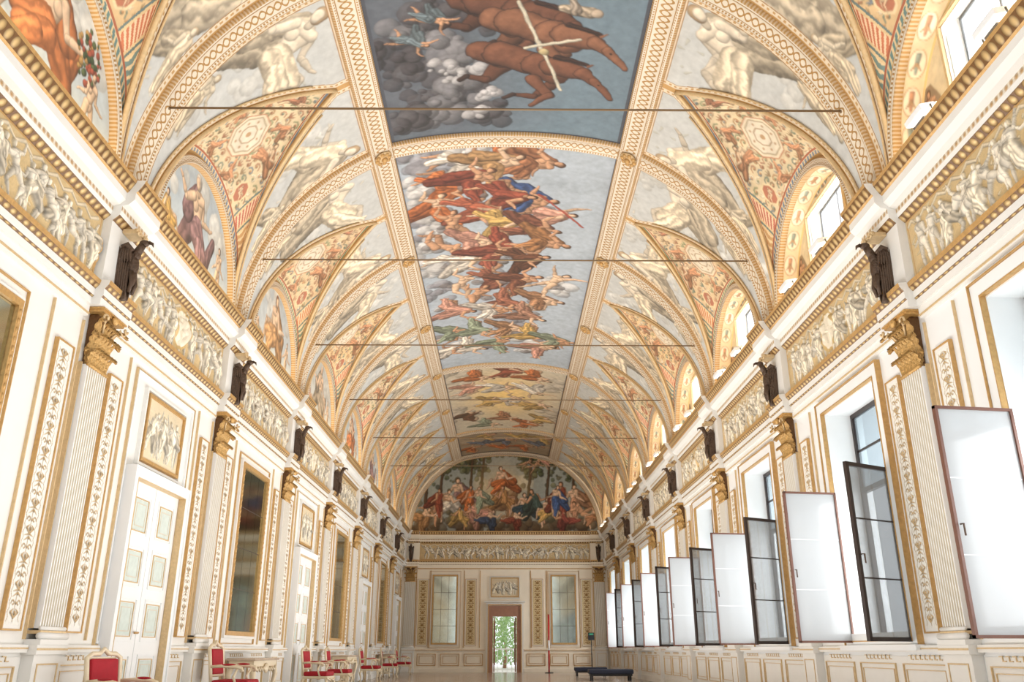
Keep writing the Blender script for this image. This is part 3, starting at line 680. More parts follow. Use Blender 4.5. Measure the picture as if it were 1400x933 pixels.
# ---- end wall lunette
cv=Cv(8.9,3.95,48,(150,156,148),77,.15); cx=4.45
to=lambda a,b:(PE(a,b)[0]+cx,PE(a,b)[1]-VZ)
cv.clouds(4.4,1.6,1.6,.8,(190,182,156),20,5,(.2,.5),.8)
for i in range(900):
    a=R0.uniform(560,820); b=R0.gauss(628,15) if not 668<a<708 else R0.gauss(614,5)
    x,y=to(a,b); cv.disc(x,y,R0.uniform(.05,.15),R0.choice([(56,68,44),(78,90,54),(104,108,66),(46,54,38),(124,124,82),(92,84,50)]),alpha=.8)
for a in (640,655,720,745,600,780,580,800): cv.cap(to(a,705),to(a+6,625),.09,.05,(84,64,44))
g=np.exp(-(((cv.X-4.35)/.9)**2+((cv.Y-1.9)/1.1)**2))[...,None]*.6; cv.c=cv.c*(1-g)+np.array(L((232,196,120)))*g
cv.clouds(4.4,.25,4.2,.3,(104,84,58),80,6,(.15,.35),.4); cv.clouds(1.6,.9,1.1,.4,(108,98,68),30,8,(.1,.25),.5); cv.clouds(7.3,.9,1.1,.4,(98,92,64),30,9,(.1,.25),.5)
cv.clouds(*to(685,692),.7,.6,(146,106,68),24,12,(.15,.3),.5)
for i,(a,b,S,p,c) in enumerate([(685,662,1.8,'sit',OR),(690,686,1.6,'sit',(180,130,76)),(625,680,1.9,'stand',(150,114,110)),(642,686,1.6,'reach',OR),(610,693,1.7,'sit',WH),(588,702,1.6,'sit',None),(573,708,1.5,'recline',(186,136,86)),(655,702,1.5,'recline',PK),
   (715,697,1.7,'sit',(54,72,80)),(735,692,1.8,'lean',(64,82,74)),(748,702,1.6,'sit',OC),(770,684,1.9,'stand',RB),(785,687,1.8,'stand',(180,130,96)),(798,702,1.6,'recline',None),(812,709,1.4,'sit',(170,120,84)),(730,638,.8,'fly',None),(742,632,.8,'fly',PK),(718,634,.7,'fly',None),(665,712,1.3,'recline',(64,80,106)),(775,713,1.3,'recline',(142,66,52)),(655,684,1.3,'stand',GG),(600,688,1.4,'stand',RB),(758,684,1.5,'stand',BL),(630,710,1.2,'sit',OC),(700,712,1.2,'recline',RB)]):
    x,y=to(a,b); fig(cv,x,y,S,0,p,SK if i%2 else SK2,c,seed=i*3,flip=i%2==0,big=1.1)
cv.age(.03,5,.04); cv.c*=1.12
X=np.linspace(-4.44,4.44,cv.nx); H=zv(X)-VZ; t=np.linspace(0,1,cv.ny); XX=np.tile(X,(cv.ny,1)); ZZ=t[:,None]*H[None]
P=np.stack([XX,np.full_like(XX,YEND-.02),VZ+ZZ],-1)
tag(gridobj('end_lunette_painting',P,FRESCO,COL=cv.sample(XX+cx,ZZ)),'large semicircular fresco of robed figures under trees above the end wall','painting')
al=np.linspace(0,pi,80)
cols=[(-.02,0),(-.02,-.08),(.05,-.1),(.07,-.08),(.16,-.08),(.18,-.1),(.22,-.08),(.22,0)]
P=np.stack([np.stack([vpt(al,o_)[0],np.full(80,YEND-.02+dy),vpt(al,o_)[1]],-1) for o_,dy in cols],1)
UV=np.stack([np.stack([4.2*al,np.full(80,v)],-1) for v in (0,0,.1,.14,.86,.9,1,1)],1)
tag(gridobj('trim_%d'%tn,P,GUIL,UV=UV),kind='structure'); tn+=1

# ------------------------------------------------------------ wall furniture (local: x along, y out, z up)
def LOC(side,y): return ((-WX,y,0),-pi/2) if side<0 else ((WX,y,0),pi/2)
def acanthus(mb,x,y,z,h,w,out=.1,rz=0,m=0):
    n,k=14,7; P=np.zeros((n,k,3))
    for i in range(n):
        t=i/(n-1); ww=w*sin(pi*(.2+.72*t))*(1+.3*sin(t*24)); yy=.015+out*t**2.4; zz=h*(t if t<.8 else .8+(.8-t)*.9)
        for j in range(k):
            s=(j/(k-1)-.5)*2; lx=s*ww/2; ly=yy-.3*abs(s)*ww*.5+.012*cos(s*9)
            P[i,j]=(x+lx*cos(rz)-ly*sin(rz), y+lx*sin(rz)+ly*cos(rz), z+zz-.03*abs(s)*t)
    mb.grid(P,m)
def pilaster():
    r=empty('fluted_pilaster')
    mb=MB(); mb.box(-.3,.3,.001,.15,.001,.14); mb.box(-.27,.27,.001,.12,.14,.86); mb.box(-.3,.3,.001,.15,.86,.95); mb.frame(-.2,.2,.24,.78,.015,.12,.13,1); mb.box(-.3,.3,.15,.155,.9,.92,1)
    mb.build('pedestal',[WHITE,PGOLD],r,.006)
    mb=MB(); mb.box(-.28,.28,.001,.16,.95,1.0); mb.tube([(-.27,.13,1.03),(.27,.13,1.03)],.032,8); mb.box(-.25,.25,.001,.13,1.05,1.08,1); mb.tube([(-.24,.115,1.1),(.24,.115,1.1)],.02,8)
    mb.build('base',[WHITE,PGOLD],r)
    pts=[(-.225,.001),(-.225,.1)]; ms=[0]
    nf=9; wf=.034; gap=(.45-nf*wf)/(nf+1); x=-.225
    for i in range(nf):
        x+=gap; pts.append((x,.1)); ms.append(0)
        for q in range(1,6):
            a=pi*q/5; pts.append((x+wf/2-wf/2*cos(a),.1-.02*sin(a))); ms.append(2)
        x+=wf
    pts+= [(.225,.1),(.225,.001)]; ms+=[0,0]
    mb=MB(); n=len(pts)
    mb.add([(a,b,1.1) for a,b in pts]+[(a,b,3.78) for a,b in pts],[(i,i+1,n+i+1,n+i) for i in range(n-1)],ms[:n-1])
    for s in (-1,1): mb.box(s*.245-.006,s*.245+.006,.001,.05,1.1,3.8,1)
    mb.build('shaft',[WHITE2,PGOLD,CREAM],r)
    mb=MB(); z=3.78
    mb.tube([(-.23,.1,z),(.23,.1,z)],.02,8,1)
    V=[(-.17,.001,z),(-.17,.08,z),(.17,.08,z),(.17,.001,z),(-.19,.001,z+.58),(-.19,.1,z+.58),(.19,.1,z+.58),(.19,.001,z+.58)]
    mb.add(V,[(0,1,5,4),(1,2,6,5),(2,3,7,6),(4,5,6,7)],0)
    for i in range(6): acanthus(mb,-.185+.074*i,.08,z+.01,.24,.072,.11,0,1)
    for i in range(5): acanthus(mb,-.15+.075*i,.085,z+.12,.32,.07,.14,0,1)
    for i in range(4): acanthus(mb,-.11+.073*i,.08,z+.26,.33,.056,.13,0,1)
    for s in (-1,1):
        acanthus(mb,s*.17,.06,z+.01,.24,.08,.09,-s*pi/2,1); acanthus(mb,s*.17,.07,z+.12,.34,.08,.13,-s*pi/4,1); acanthus(mb,s*.15,.08,z+.26,.36,.07,.2,-s*pi/4,1)
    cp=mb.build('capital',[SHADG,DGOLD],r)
    mb=MB(); mb.box(-.27,.27,.001,.18,z+.59,z+.62); mb.box(-.29,.29,.001,.2,z+.62,z+.638); mb.ell((0,.2,z+.58),(.05,.035,.05)); mb.build('abacus',DGOLD,cp)
    for s in (-1,1):
        mb=MB(); pts=[]
        for i in range(20):
            a=i/19*3.2*pi; rr=.052*(1-i/23); pts.append((s*(.235+rr*cos(a+pi)),.19+.003*i,z+.53+rr*sin(a+pi)))
        mb.tube([(s*.1,.13,z+.4)]+[(s*.15,.16,z+.48)]+pts,.013,6); mb.build('volute',PGOLD,cp)
    r['category']='pilaster'; r['group']='fluted pilasters with gilt capitals'; return r
PIL=pilaster(); first=True
def putp(loc,rz,lab):
    global first
    if first: PIL.location=loc; PIL.rotation_euler=(0,0,rz); PIL['label']=lab; first=False
    else: dup(PIL,loc,rz,lab)
ordk=['nearest','second','third','fourth','fifth','sixth','seventh']
for side,sn in ((-1,'left mirror wall'),(1,'right window wall')):
    for k in range(0,7):
        l,rz=LOC(side,YK(k)); putp(l,rz,'white fluted pilaster with gilt leafy capital, %s along the %s'%(ordk[k],sn))
for s,n in ((-1,'left'),(1,'right')): putp((s*4.2,YEND,0),pi,'white fluted corner pilaster at the %s end of the far wall'%n)

# eagles
def eagle():
    r=empty('eagle_bracket')
    mb=MB(); mb.ell((0,.27,5.08),(.07,.085,.19),(radians(10),0,0)); mb.ell((0,.31,5.18),(.055,.05,.08)); mb.ell((0,.31,4.9),(.045,.045,.12)); mb.tube([(0,.24,4.92),(0,.22,4.78),(0,.24,4.62)],[.05,.03,.045],8)
    for s in (-1,1): mb.tube([(s*.04,.3,4.95),(s*.05,.33,4.82),(s*.04,.31,4.7)],[.035,.026,.02],8)
    mb.build('body',BRONZE,r)
    mb=MB(); mb.ell((0,.38,5.33),(.042,.06,.042)); mb.tube([(0,.31,5.2),(0,.37,5.32)],[.052,.04],8); mb.tube([(0,.43,5.34),(0,.475,5.325),(0,.49,5.28)],[.024,.017,.004],6); mb.build('head',BRONZE,r)
    for s in (-1,1):
        mb=MB()
        for i in range(6): mb.ell((s*(.085-.006*i),.15+.024*i,4.98-.03*i),(.013,.018,.27-.012*i),(0,s*radians(4),0),6,8)
        for i in range(5): mb.ell((s*.092,.17+.028*i,5.15),(.015,.02,.1),(radians(-4+3*i),0,0),6,6)
        mb.tube([(s*.06,.29,5.2),(s*.095,.23,5.27),(s*.1,.17,5.24)],[.03,.034,.022],8); mb.build('wing',BRONZE,r)
    mb=MB()
    for s in (-1,1):
        pts=[(s*(.09+.055*(1-i/22)*cos(i*.45)),.3+.04,5.42+.045*(1-i/22)*sin(i*.45)) for i in range(20)]; mb.tube(pts,.014,6)
    mb.box(-.11,.11,.16,.32,5.41,5.46,0); mb.tube([(-.13,.32,5.44),(.13,.32,5.44)],.022,10)
    mb.build('scroll',PGOLD,r)
    r['category']='sculpture'; r['group']='bronze eagle brackets below the cornice'; return r
EG=eagle(); first=True
for side,sn in ((-1,'left'),(1,'right')):
    for k in range(0,7):
        l,rz=LOC(side,YK(k)); lab='dark bronze eagle bracket under the %s cornice, %s from the camera'%(sn,ordk[k])
        if first: EG.location=l; EG.rotation_euler=(0,0,rz); EG['label']=lab; first=False
        else: dup(EG,l,rz,lab)
for s,n in ((-1,'left'),(1,'right')): dup(EG,(s*4.2,YEND,0),pi,'dark bronze eagle bracket in the %s corner of the end wall'%n)

# relief friezes
def frieze_mesh(i,w=3.5):
    cv=Cv(w,.72,120,(202,176,130),200+i,.2); r=np.random.RandomState(i+2); wc=(234,223,202)
    for x in np.arange(.1,w,.3):
        cv.cap((x,.67),(x+.15,.60),.022,.018,(228,212,182),hz=.5); cv.cap((x+.15,.60),(x+.3,.67),.018,.022,(228,212,182),hz=.5)
    for q in range(int(w*18)):
        x=r.uniform(0,w); y=r.uniform(.04,.66); cv.cap((x,y),(x+r.uniform(-.08,.08),y+r.uniform(-.02,.07)),.018,.005,(222,204,168),hz=.5)
    n=int(w/.23)
    for j in range(n):
        x=.15+j*(w-.25)/n+r.uniform(-.03,.03)
        fig(cv,x,.31+r.uniform(-.04,.05),.66+r.uniform(-.06,.05),r.uniform(-20,20),['run','stand','sit','reach','lean','run'][r.randint(6)],wc,(228,215,190) if j%3==0 else None,hair=(224,208,176),flip=r.rand()>.5,seed=i*31+j,hz=1.1,lo=.6,edge=.45)
    if i in (1,3):
        cv.flat(w/2,.38,.27,.31,(200,170,116)); cv.flat(w/2,.38,.22,.26,(232,221,198))
    P=np.stack([cv.X-w/2,.055+cv.hh*.8,4.715+cv.Y],-1)  # stucco colours also hold the painted side light and edge shade
    e=np.minimum(np.minimum(cv.Y,.72-cv.Y),np.minimum(cv.X,w-cv.X)); cv.c[e<.022]=np.array(L((190,150,96)))
    return P,cv.c
fm=[None]*4
for side,sn in ((-1,'left'),(1,'right')):
    for k in range(-1,7):
        v=(k+1+(2 if side>0 else 0))%4
        lab='ochre frieze with white stucco putti, %s bay of the %s wall'%(WORD[k],sn); l,rz=LOC(side,YK(k)+2.15)
        if fm[v] is None:
            P,c=frieze_mesh(v); o=gridobj('relief_frieze',P,RELIEF,COL=c); fm[v]=o
        else: o=fm[v].copy(); C.objects.link(o)
        o.location=l; o.rotation_euler=(0,0,rz); tag(o,lab,'relief','stucco relief friezes')
P,c=frieze_mesh(7,7.6); o=gridobj('relief_frieze',P,RELIEF,COL=c); o.location=(0,YEND,0); o.rotation_euler=(0,0,pi); tag(o,'long ochre frieze with white stucco putti below the end wall cornice','relief','stucco relief friezes')

# arabesque panels
def arab(w=.25,bg=(236,233,224),half=.17):
    r=empty('ornament_panel'); h=2.72
    cv=Cv(w,h,160,bg,300,.05); g=(196,164,114) if w<.3 else (166,122,66); g2=(200,168,118); c=w/2; f=w/.25
    y=.06; i=0
    cv.cap((c,.03),(c,h-.03),.006,.006,g2,hz=.6)
    for s in (-1,1):   # running outer vine
        for q in range(int(h/.02)-3):
            y_=.03+q*.02; cv.cap((c+s*f*(.098+.01*sin(y_*70)),y_),(c+s*f*(.098+.01*sin((y_+.02)*70)),y_+.02),.004,.004,g2,hz=.5)
    while y<h-.1:
        for s in (-1,1):
            if i%3==0:
                cv.cap((c,y),(c+s*.06*f,y+.05),.010,.013,g); cv.cap((c+s*.06*f,y+.05),(c+s*.02,y+.08),.013,.005,g)
            elif i%3==1:
                for q in range(8):
                    a=q/7*4.4; rr=.032*(1-q/12); p=(c+s*f*(.046+rr*cos(a)),y+.045+rr*sin(a)); a2=(q+1)/7*4.4; r2=.032*(1-(q+1)/12); cv.cap(p,(c+s*f*(.046+r2*cos(a2)),y+.045+r2*sin(a2)),.0075*f,.0065*f,g)
            else:
                cv.cap((c+s*.01,y+.08),(c+s*.075*f,y+.065),.010*f,.003,g); cv.cap((c+s*.01,y+.05),(c+s*.07*f,y+.015),.011*f,.003,g)
        cv.disc(c,y+.045,.016 if i%3 else .022,g); y+=.085; i+=1
    P=np.stack([cv.X-w/2,.03+cv.hh*.8,1.12+cv.Y],-1); gridobj('relief',P,RELIEF,r,COL=cv.c)  # ornament colour carries painted light and shade on top of the relief
    mb=MB(); mb.frame(-half,half,1.07,3.89,.016,.001,.045,0); mb.frame(-half+.016,half-.016,1.086,3.874,.03,.001,.032,1); mb.box(-w/2,w/2,.001,.028,1.11,3.85,1); mb.build('frame',[GOLD,WHITE],r)
    r['category']='wall panel'; r['group']='narrow gilt ornament panels'; return r
AB=arab(); first=True
def puta(loc,rz,lab):
    global first
    if first: AB.location=loc; AB.rotation_euler=(0,0,rz); AB['label']=lab; first=False
    else: dup(AB,loc,rz,lab)
for side,sn in ((-1,'left'),(1,'right')):
    for k in range(0,8):
        for d,dn in ((-.6,'before'),(.6,'beyond')):
            if k==7 and d>0: continue
            l,rz=LOC(side,YK(k)+d); puta(l,rz,'narrow gilt arabesque panel just %s the %s %s pilaster'%(dn,(ordk+['corner'])[k],sn))
AB=arab(.42,(214,192,146),.255); first=True; AB['group']='wide gilt ornament panels of the end wall'
for x,n in ((-3.62,'beside the left corner pilaster'),(-1.5,'between left mirror and door'),(1.45,'between door and right mirror'),(3.62,'beside the right corner pilaster')):
    puta((x,YEND,0),pi,'wide gilt arabesque panel of the end wall, %s'%n)

# dado and mouldings per bay
def bay_trim(hw,door=False):
    mb=MB(); segs=[(-hw,hw)] if not door else [(-hw,-.95),(.95,hw)]
    for a,b in segs:
        mb.box(a,b,0,.05,0,.16); mb.box(a,b,0,.015,.16,.84); mb.box(a,b,0,.07,.88,.95); mb.box(a,b,.07,.078,.91,.925,1)
        n=max(1,round((b-a)/1.1)); w=(b-a)/n
        for i in range(n):
            mb.frame(a+i*w+.1,a+(i+1)*w-.1,.27,.76,.012,.015,.035,1); mb.frame(a+i*w+.16,a+(i+1)*w-.16,.33,.70,.008,.015,.028,1)
            x=a+i*w+.2
            while x<a+(i+1)*w-.26:
                mb.box(x,x+.06,.015,.025,.80,.81,1); mb.box(x+.05,x+.06,.015,.025,.80,.85,1); mb.box(x+.05,x+.11,.015,.025,.84,.85,1); x+=.11
    mb.box(-hw,hw,0,.05,4.3,4.42); mb.box(-hw,hw,.05,.06,4.32,4.34,1)
    for s in (-1,1):
        mb.box(s*(hw)-.008,s*(hw)+.008,0,.03,1.0,4.25,1)
        mb.box(s*(hw-.62)-.008,s*(hw-.62)+.008,0,.03,1.0,4.25,1)
    return mb
hw=1.84
tl=[None,None,None]
for side in (-1,1):
    for k in range(-1,7):
        dr=(side<0 and k%2==0); key=1 if dr else 0
        if tl[key] is None: o=tl[key]=bay_trim(hw,dr).build('trim_%d'%tn,[WHITE,PGOLD])
        else: o=tl[key].copy(); C.objects.link(o); o.name='trim_%d'%tn
        l,rz=LOC(side,YK(k)+2.15); o.location=l; o.rotation_euler=(0,0,rz); tag(o,kind='structure'); tn+=1
mb=MB()
for a,b in ((-3.9,-.85),(.85,3.9)):
    mb.box(a,b,0,.05,0,.16); mb.box(a,b,0,.07,.88,.95); mb.box(a,b,.07,.078,.9,.925,1)
    for i in range(3):
        w=(b-a)/3; mb.frame(a+i*w+.1,a+(i+1)*w-.1,.27,.76,.025,0,.03,1); mb.frame(a+i*w+.2,a+(i+1)*w-.2,.36,.67,.015,0,.02,1)
mb.box(-3.9,3.9,0,.05,4.3,4.42); mb.box(-3.9,3.9,.05,.06,4.31,4.35,1)
for x in (-3.93,-3.3,-1.85,-1.15,1.1,1.8,3.3,3.93): mb.box(x-.015,x+.015,0,.03,1.0,4.25,1)
o=mb.build('trim_%d'%tn,[WARMW,GOLD]); tn+=1; o.location=(0,YEND,0); o.rotation_euler=(0,0,pi); tag(o,kind='structure')

# mirrors
def mirror(w,z0,z1):
    r=empty('wall_mirror'); mb=MB()
    mb.frame(-w/2-.11,w/2+.11,z0-.11,z1+.11,.04,.001,.05,1); mb.frame(-w/2-.07,w/2+.07,z0-.07,z1+.07,.07,.001,.07,0); mb.frame(-w/2-.2,w/2+.2,z0-.2,z1+.22,.012,.001,.03,0)
    for i in range(int((z1-z0)/.09)):
        for s in (-1,1): mb.ell((s*(w/2+.035),.07,z0+.09*i+.04),(.02,.015,.03),n=6,k=4)
    mb.build('frame',[GOLD,WHITE],r)
    mb=MB(); nx=3;nz=4; g=.006
    for i in range(nx):
        for j in range(nz):
            a=-w/2+i*w/nx; b=z0+j*(z1-z0)/nz; mb.box(a+g,a+w/nx-g,.02,.03,b+g,b+(z1-z0)/nz-g)
    mb.build('mirror_glass',MIRR,r)
    mb=MB(); mb.box(-w/2,w/2,.005,.02,z0,z1); mb.build('backing',BRONZE,r)
    r['category']='mirror'; r['group']='tall gilt framed mirrors'; return r
MI=mirror(1.5,1.2,3.9)
for i,k in enumerate((-1,1,3,5)):
    l,rz=LOC(-1,YK(k)+(1.98 if k<0 else 2.15)); lab='tall aged mirror in gilt frame, %s on the left wall'%ordk[i]
    if i==0: MI.location=l; MI.rotation_euler=(0,0,rz); MI['label']=lab
    else: dup(MI,l,rz,lab)
ME=mirror(1.0,1.2,4.0)
ME.location=(-2.65,YEND,0); ME.rotation_euler=(0,0,pi); ME['label']='tall gilt mirror on the end wall left of the doorway'
dup(ME,(2.6,YEND,0),pi,'tall gilt mirror on the end wall right of the doorway')

def overdoor(parent,w,z0,z1,seed):
    cv=Cv(w,z1-z0,110,(220,204,172),seed,.12)
    for i in range(6): fig(cv,.14+i*(w-.22)/5.4,(z1-z0)*.48,(z1-z0)*.8,0,['stand','reach','lean'][i%3],(238,230,212),(228,216,192) if i%2 else None,hair=(224,208,178),flip=i%2==0,seed=seed+i,lo=.55)
    P=np.stack([cv.X-w/2,.03+cv.hh*.6,z0+cv.Y],-1); o=gridobj('overdoor_relief',P,RELIEF,parent,COL=cv.c)  # figure shading is painted into the stucco colour as well
    mb=MB(); mb.frame(-w/2-.1,w/2+.1,z0-.1,z1+.1,.03,0,.05,1); mb.frame(-w/2-.04,w/2+.04,z0-.04,z1+.04,.04,0,.06,0); mb.box(-w/2,w/2,0,.028,z0,z1,1); mb.build('relief_frame',[GOLD,WHITE],parent)
def door_left():
    r=empty('door_1'); mb=MB()
    mb.frame(-.9,.9,-.1,2.97,.1,0,.14,0); mb.frame(-.93,.93,-.1,3.0,.03,0,.16,0); mb.frame(-.8,.8,-.1,2.87,.01,0,.145,1)
    mb.frame(-1.02,1.02,.95,4.2,.012,0,.035,1); mb.frame(-.98,.98,.97,4.18,.03,0,.03,0); mb.build('door_frame',[WHITE2,PGOLD],r)
    for s in (-1,1):
        x0,x1=(-.78,-.006) if s<0 else (.006,.78)
        mb=MB(); mb.box(x0,x1,.01,.05,0,2.86)
        for z0,z1 in ((.2,.85),(1.0,1.5),(1.62,2.1),(2.22,2.72)):
            mb.frame(x0+.12,x1-.12,z0,z1,.02,.05,.065,0); mb.box(x0+.2,x1-.2,.05,.056,z0+.07,z1-.07,2); mb.frame(x0+.18,x1-.18,z0+.05,z1-.05,.012,.05,.062,1); mb.frame(x0+.24,x1-.24,z0+.11,z1-.11,.012,.056,.06,3)
        d=mb.build('door_leaf',[WHITE2,PGOLD,GREY,CREAM],r)
        if s>0:
            mb=MB(); mb.tube([(.06,.05,1.1),(.06,.1,1.1),(.15,.1,1.1)],.012,8); mb.build('door_handle',GOLD,d)
    overdoor(r,1.18,3.16,3.94,410); tag(r,kind='structure'); return r
DL=door_left()
for i,k in enumerate((0,2,4,6)):
    l,rz=LOC(-1,YK(k)+2.15)
    if i==0: DL.location=l; DL.rotation_euler=(0,0,rz); DL['label']='white panelled double door with relief above, nearest on left wall'
    else:
        o=dup(DL,l,rz,'white panelled double door with relief above, %s on left wall'%ordk[i]); o.name='door_%d'%(i+1)
r=empty('door_5',(0,YEND,0),pi,'open doorway in the end wall with brown wood surround, greenery beyond',kind='structure')
mb=MB(); mb.frame(-.82,.82,-.15,2.86,.1,0,.09,0); mb.frame(-.74,.74,-.15,2.80,.04,.02,.12,1); mb.box(-.9,.9,0,.16,2.88,2.94); mb.build('door_frame',[WHITE,GOLD],r)
mb=MB(); mb.box(-.7,-.52,-.3,.06,0,2.74); mb.box(.52,.7,-.3,.06,0,2.74); mb.box(-.52,.52,-.3,.06,2.3,2.74); mb.frame(-.45,.45,2.36,2.68,.03,.06,.075); mb.build('wood_lining',WOOD,r)
for s in (-1,1):
    mb=MB(); mb.box(s*.47-.025,s*.47+.025,-.95,-.3,.02,2.28); mb.box(s*.43-.01,s*.43+.01,-.85,-.4,.3,1.0); mb.box(s*.43-.01,s*.43+.01,-.85,-.4,1.2,2.1); mb.build('door_leaf',WOOD,r)
overdoor(r,1.15,3.15,3.9,430)

# windows right
def window():
    r=empty('window_1'); mb=MB()
    mb.frame(-1.06,1.06,.93,4.24,.016,0,.07,1); mb.frame(-1.04,1.04,.95,4.22,.15,0,.05,0); mb.frame(-.9,.9,1.0,4.08,.014,0,.06,1); mb.box(-1.1,1.1,0,.12,.90,.96,0)
    mb.build('casing',[WHITE2,GOLD],r)
    mb=MB(); y0,y1=-.42,-.36
    mb.frame(-.88,.88,.95,4.05,.06,y0,y1); mb.box(-.88,.88,y0,y1,2.93,3.0); mb.box(-.03,.03,y0,y1,3.0,4.0); mb.box(-.85,.85,y0+.02,y1-.02,3.5,3.53)
    mb.build('window_frame',DARKW,r)
    mb=MB(); mb.box(-.82,.82,-.395,-.39,3.0,3.99); mb.build('transom_pane',TGLASS,r)
    for s in (-1,1):
        far=s>0; fm_=BROWN if far else DARKW; w=.76
        mb=MB(); x=0; fw=.026 if far else .045
        mb.box(x-.022,x+.022,.02,.02+fw,.99,2.94); mb.box(x-.022,x+.022,.02+w-fw,.02+w,.99,2.94); mb.box(x-.022,x+.022,.02,.02+w,.99,.99+fw); mb.box(x-.022,x+.022,.02,.02+w,2.94-fw,2.94)
        f_=mb.build('casement',fm_,r); f_.location=(s*.84,.0,0); f_.rotation_euler=(0,0,radians(8 if far else 30))
        f_['label']='brown framed leaf with white curtain' if far else 'dark framed leaf, curtained glass painted in shade'
        mb=MB(); mb.box(x-.004,x+.004,.04,w,1.01,2.92); mb.build('curtained_pane',CURT if far else SHGLASS,f_)
        mb=MB()
        for z in (1.65,2.3): mb.box(x-.006,x+.006,.05,w-.01,z-.004,z+.004) if far else mb.box(x-.012,x+.012,.05,w-.01,z-.007,z+.007)
        mb.build('glazing_bar',WHITE2 if far else DARKW,f_)
        mb=MB(); mb.tube([(x-.03,w-.02,1.9),(x-.07,w-.02,1.9),(x-.07,w-.02,1.8)],.009,6); mb.build('handle',BRONZE,f_)
    tag(r,kind='structure'); return r
W1=window()
for i,k in enumerate(range(-1,7)):
    l,rz=LOC(1,YK(k)+WO); lab='tall window with both casements swung into the room, %s on the right'%WORD[k]
    if i==0: W1.location=l; W1.rotation_euler=(0,0,rz); W1['label']=lab
    elif k<6: dup(W1,l,rz,lab).name='window_%d'%(i+1)
    else: dup(W1,l,rz,'farthest tall window on the right with no leaves swung into the room',('casement',)).name='window_%d'%(i+1)

# ------------------------------------------------------------ furniture
def armchair():
    r=empty('armchair'); mb=MB(); mb.box(-.27,.27,-.24,.27,.39,.48); mb.build('seat',RED,r,.03)
    mb=MB(); mb.box(-.28,.28,-.25,.28,.34,.39); mb.tube([(-.28,.28,.35),(-.1,.29,.31),(0,.29,.34),(.1,.29,.31),(.28,.28,.35)],.02,8); mb.build('seat_frame',CHAIRW,r,.01)
    for sx in (-1,1):
        for sy in (-1,1):
            mb=MB(); x=sx*.24; y=.24 if sy>0 else -.22
            mb.tube([(x,y,.37),(x+sx*.03,y+sy*.03,.27),(x,y,.13),(x+sx*.02,y+sy*.04,.02)],[.032,.03,.018,.025],8); mb.build('leg',CHAIRW,r)
    mb=MB(); mb.box(-.21,.21,-.03,.03,.52,.86); o=mb.build('backrest',RED,r,.025); o.rotation_euler=(radians(8),0,0); o.location=(0,-.19,.03)
    mb=MB(); P=[(-.24,0,.37),(-.25,0,.64),(-.26,0,.87),(-.18,0,.91),(-.07,0,.91),(0,0,.96),(.07,0,.91),(.18,0,.91),(.26,0,.87),(.25,0,.64),(.24,0,.37)]
    mb.tube(P,.026,8); mb.tube([(-.24,0,.51),(.24,0,.51)],.02,8); mb.box(-.22,.22,-.035,-.02,.52,.88); o=mb.build('back_frame',CHAIRW,r); o.rotation_euler=(radians(8),0,0); o.location=(0,-.19,.03)
    for s in (-1,1):
        mb=MB(); mb.tube([(s*.26,-.26,.65),(s*.3,-.1,.66),(s*.31,.1,.65),(s*.3,.18,.63),(s*.3,.2,.6),(s*.3,.16,.59)],[.02,.022,.024,.025,.02,.014],8); mb.tube([(s*.3,.13,.63),(s*.28,.07,.52),(s*.27,.12,.39)],.018,8)
        a=mb.build('armrest',CHAIRW,r); mb=MB(); mb.ell((s*.305,.0,.675),(.025,.1,.018)); mb.build('arm_pad',RED,a)
    r['category']='chair'; r['group']='red upholstered armchairs along the left wall'; return r
AC=armchair()
for i,(x,y,a,sc_,lab) in enumerate([(-3.82,9.15,-106,.93,'nearest one, cut by the bottom of the view'),(-3.95,13.3,-92,1.04,'standing just before the second console table'),(-3.95,19.2,-96,1,'between second and third mirrors'),
    (-3.95,21.6,-90,1,'just before the middle console table'),(-3.95,26.6,-92,1,'beyond the middle console table'),(-3.95,31.0,-84,1,'before the farthest console table'),(-3.9,34.8,-90,1,'farthest one by the end wall')]):
    l='red upholstered armchair with gilt white frame, '+lab
    if i==0: AC.location=(x,y,0); AC.rotation_euler=(0,0,radians(a)); AC['label']=l; c_=AC
    else: c_=dup(AC,(x,y,0),radians(a),l)
    c_.scale=(sc_,)*3
def console():
    r=empty('console_table'); mb=MB(); mb.box(-.75,.75,-.24,.24,.74,.78); mb.build('table_top',MARB,r,.01)
    mb=MB(); mb.box(-.7,.7,-.2,.2,.64,.74); 
    for i in range(9): mb.tube([(-.6+.15*i,.21,.64),(-.525+.15*i,.22,.58),(-.45+.15*i,.21,.64)],.018,6)
    mb.ell((0,.22,.62),(.12,.03,.08)); mb.build('apron',CHAIRW,r)
    for sx in (-1,1):
        for sy in (-1,1):
            mb=MB(); x=sx*.64; y=sy*.17; mb.tube([(x,y,.66),(x+sx*.05,y+sy*.03,.52),(x-sx*.03,y,.3),(x-sx*.06,y,.12),(x,y+sy*.02,.015)],[.05,.045,.03,.025,.035],8); mb.build('leg',CHAIRW,r)
    mb=MB(); mb.tube([(-.6,0,.15),(-.3,0,.2),(0,0,.16),(.3,0,.2),(.6,0,.15)],.022,8); mb.ell((0,0,.22),(.07,.07,.07))
    for sx in (-1,1): mb.tube([(sx*.6,-.17,.14),(sx*.6,.17,.14)],.02,8)
    mb.build('stretcher',CHAIRW,r); r['category']='table'; r['group']='carved console tables under the mirrors'; return r
CT=console()
for i,y in enumerate((YK(1)+2.15,YK(3)+2.15,YK(5)+2.15)):
    lab='carved white console table under the %s mirror of the left wall'%['second','third','fourth'][i]
    if i==0: CT.location=(-4.24,y,0); CT.rotation_euler=(0,0,-pi/2); CT['label']=lab
    else: dup(CT,(-4.24,y,0),-pi/2,lab)
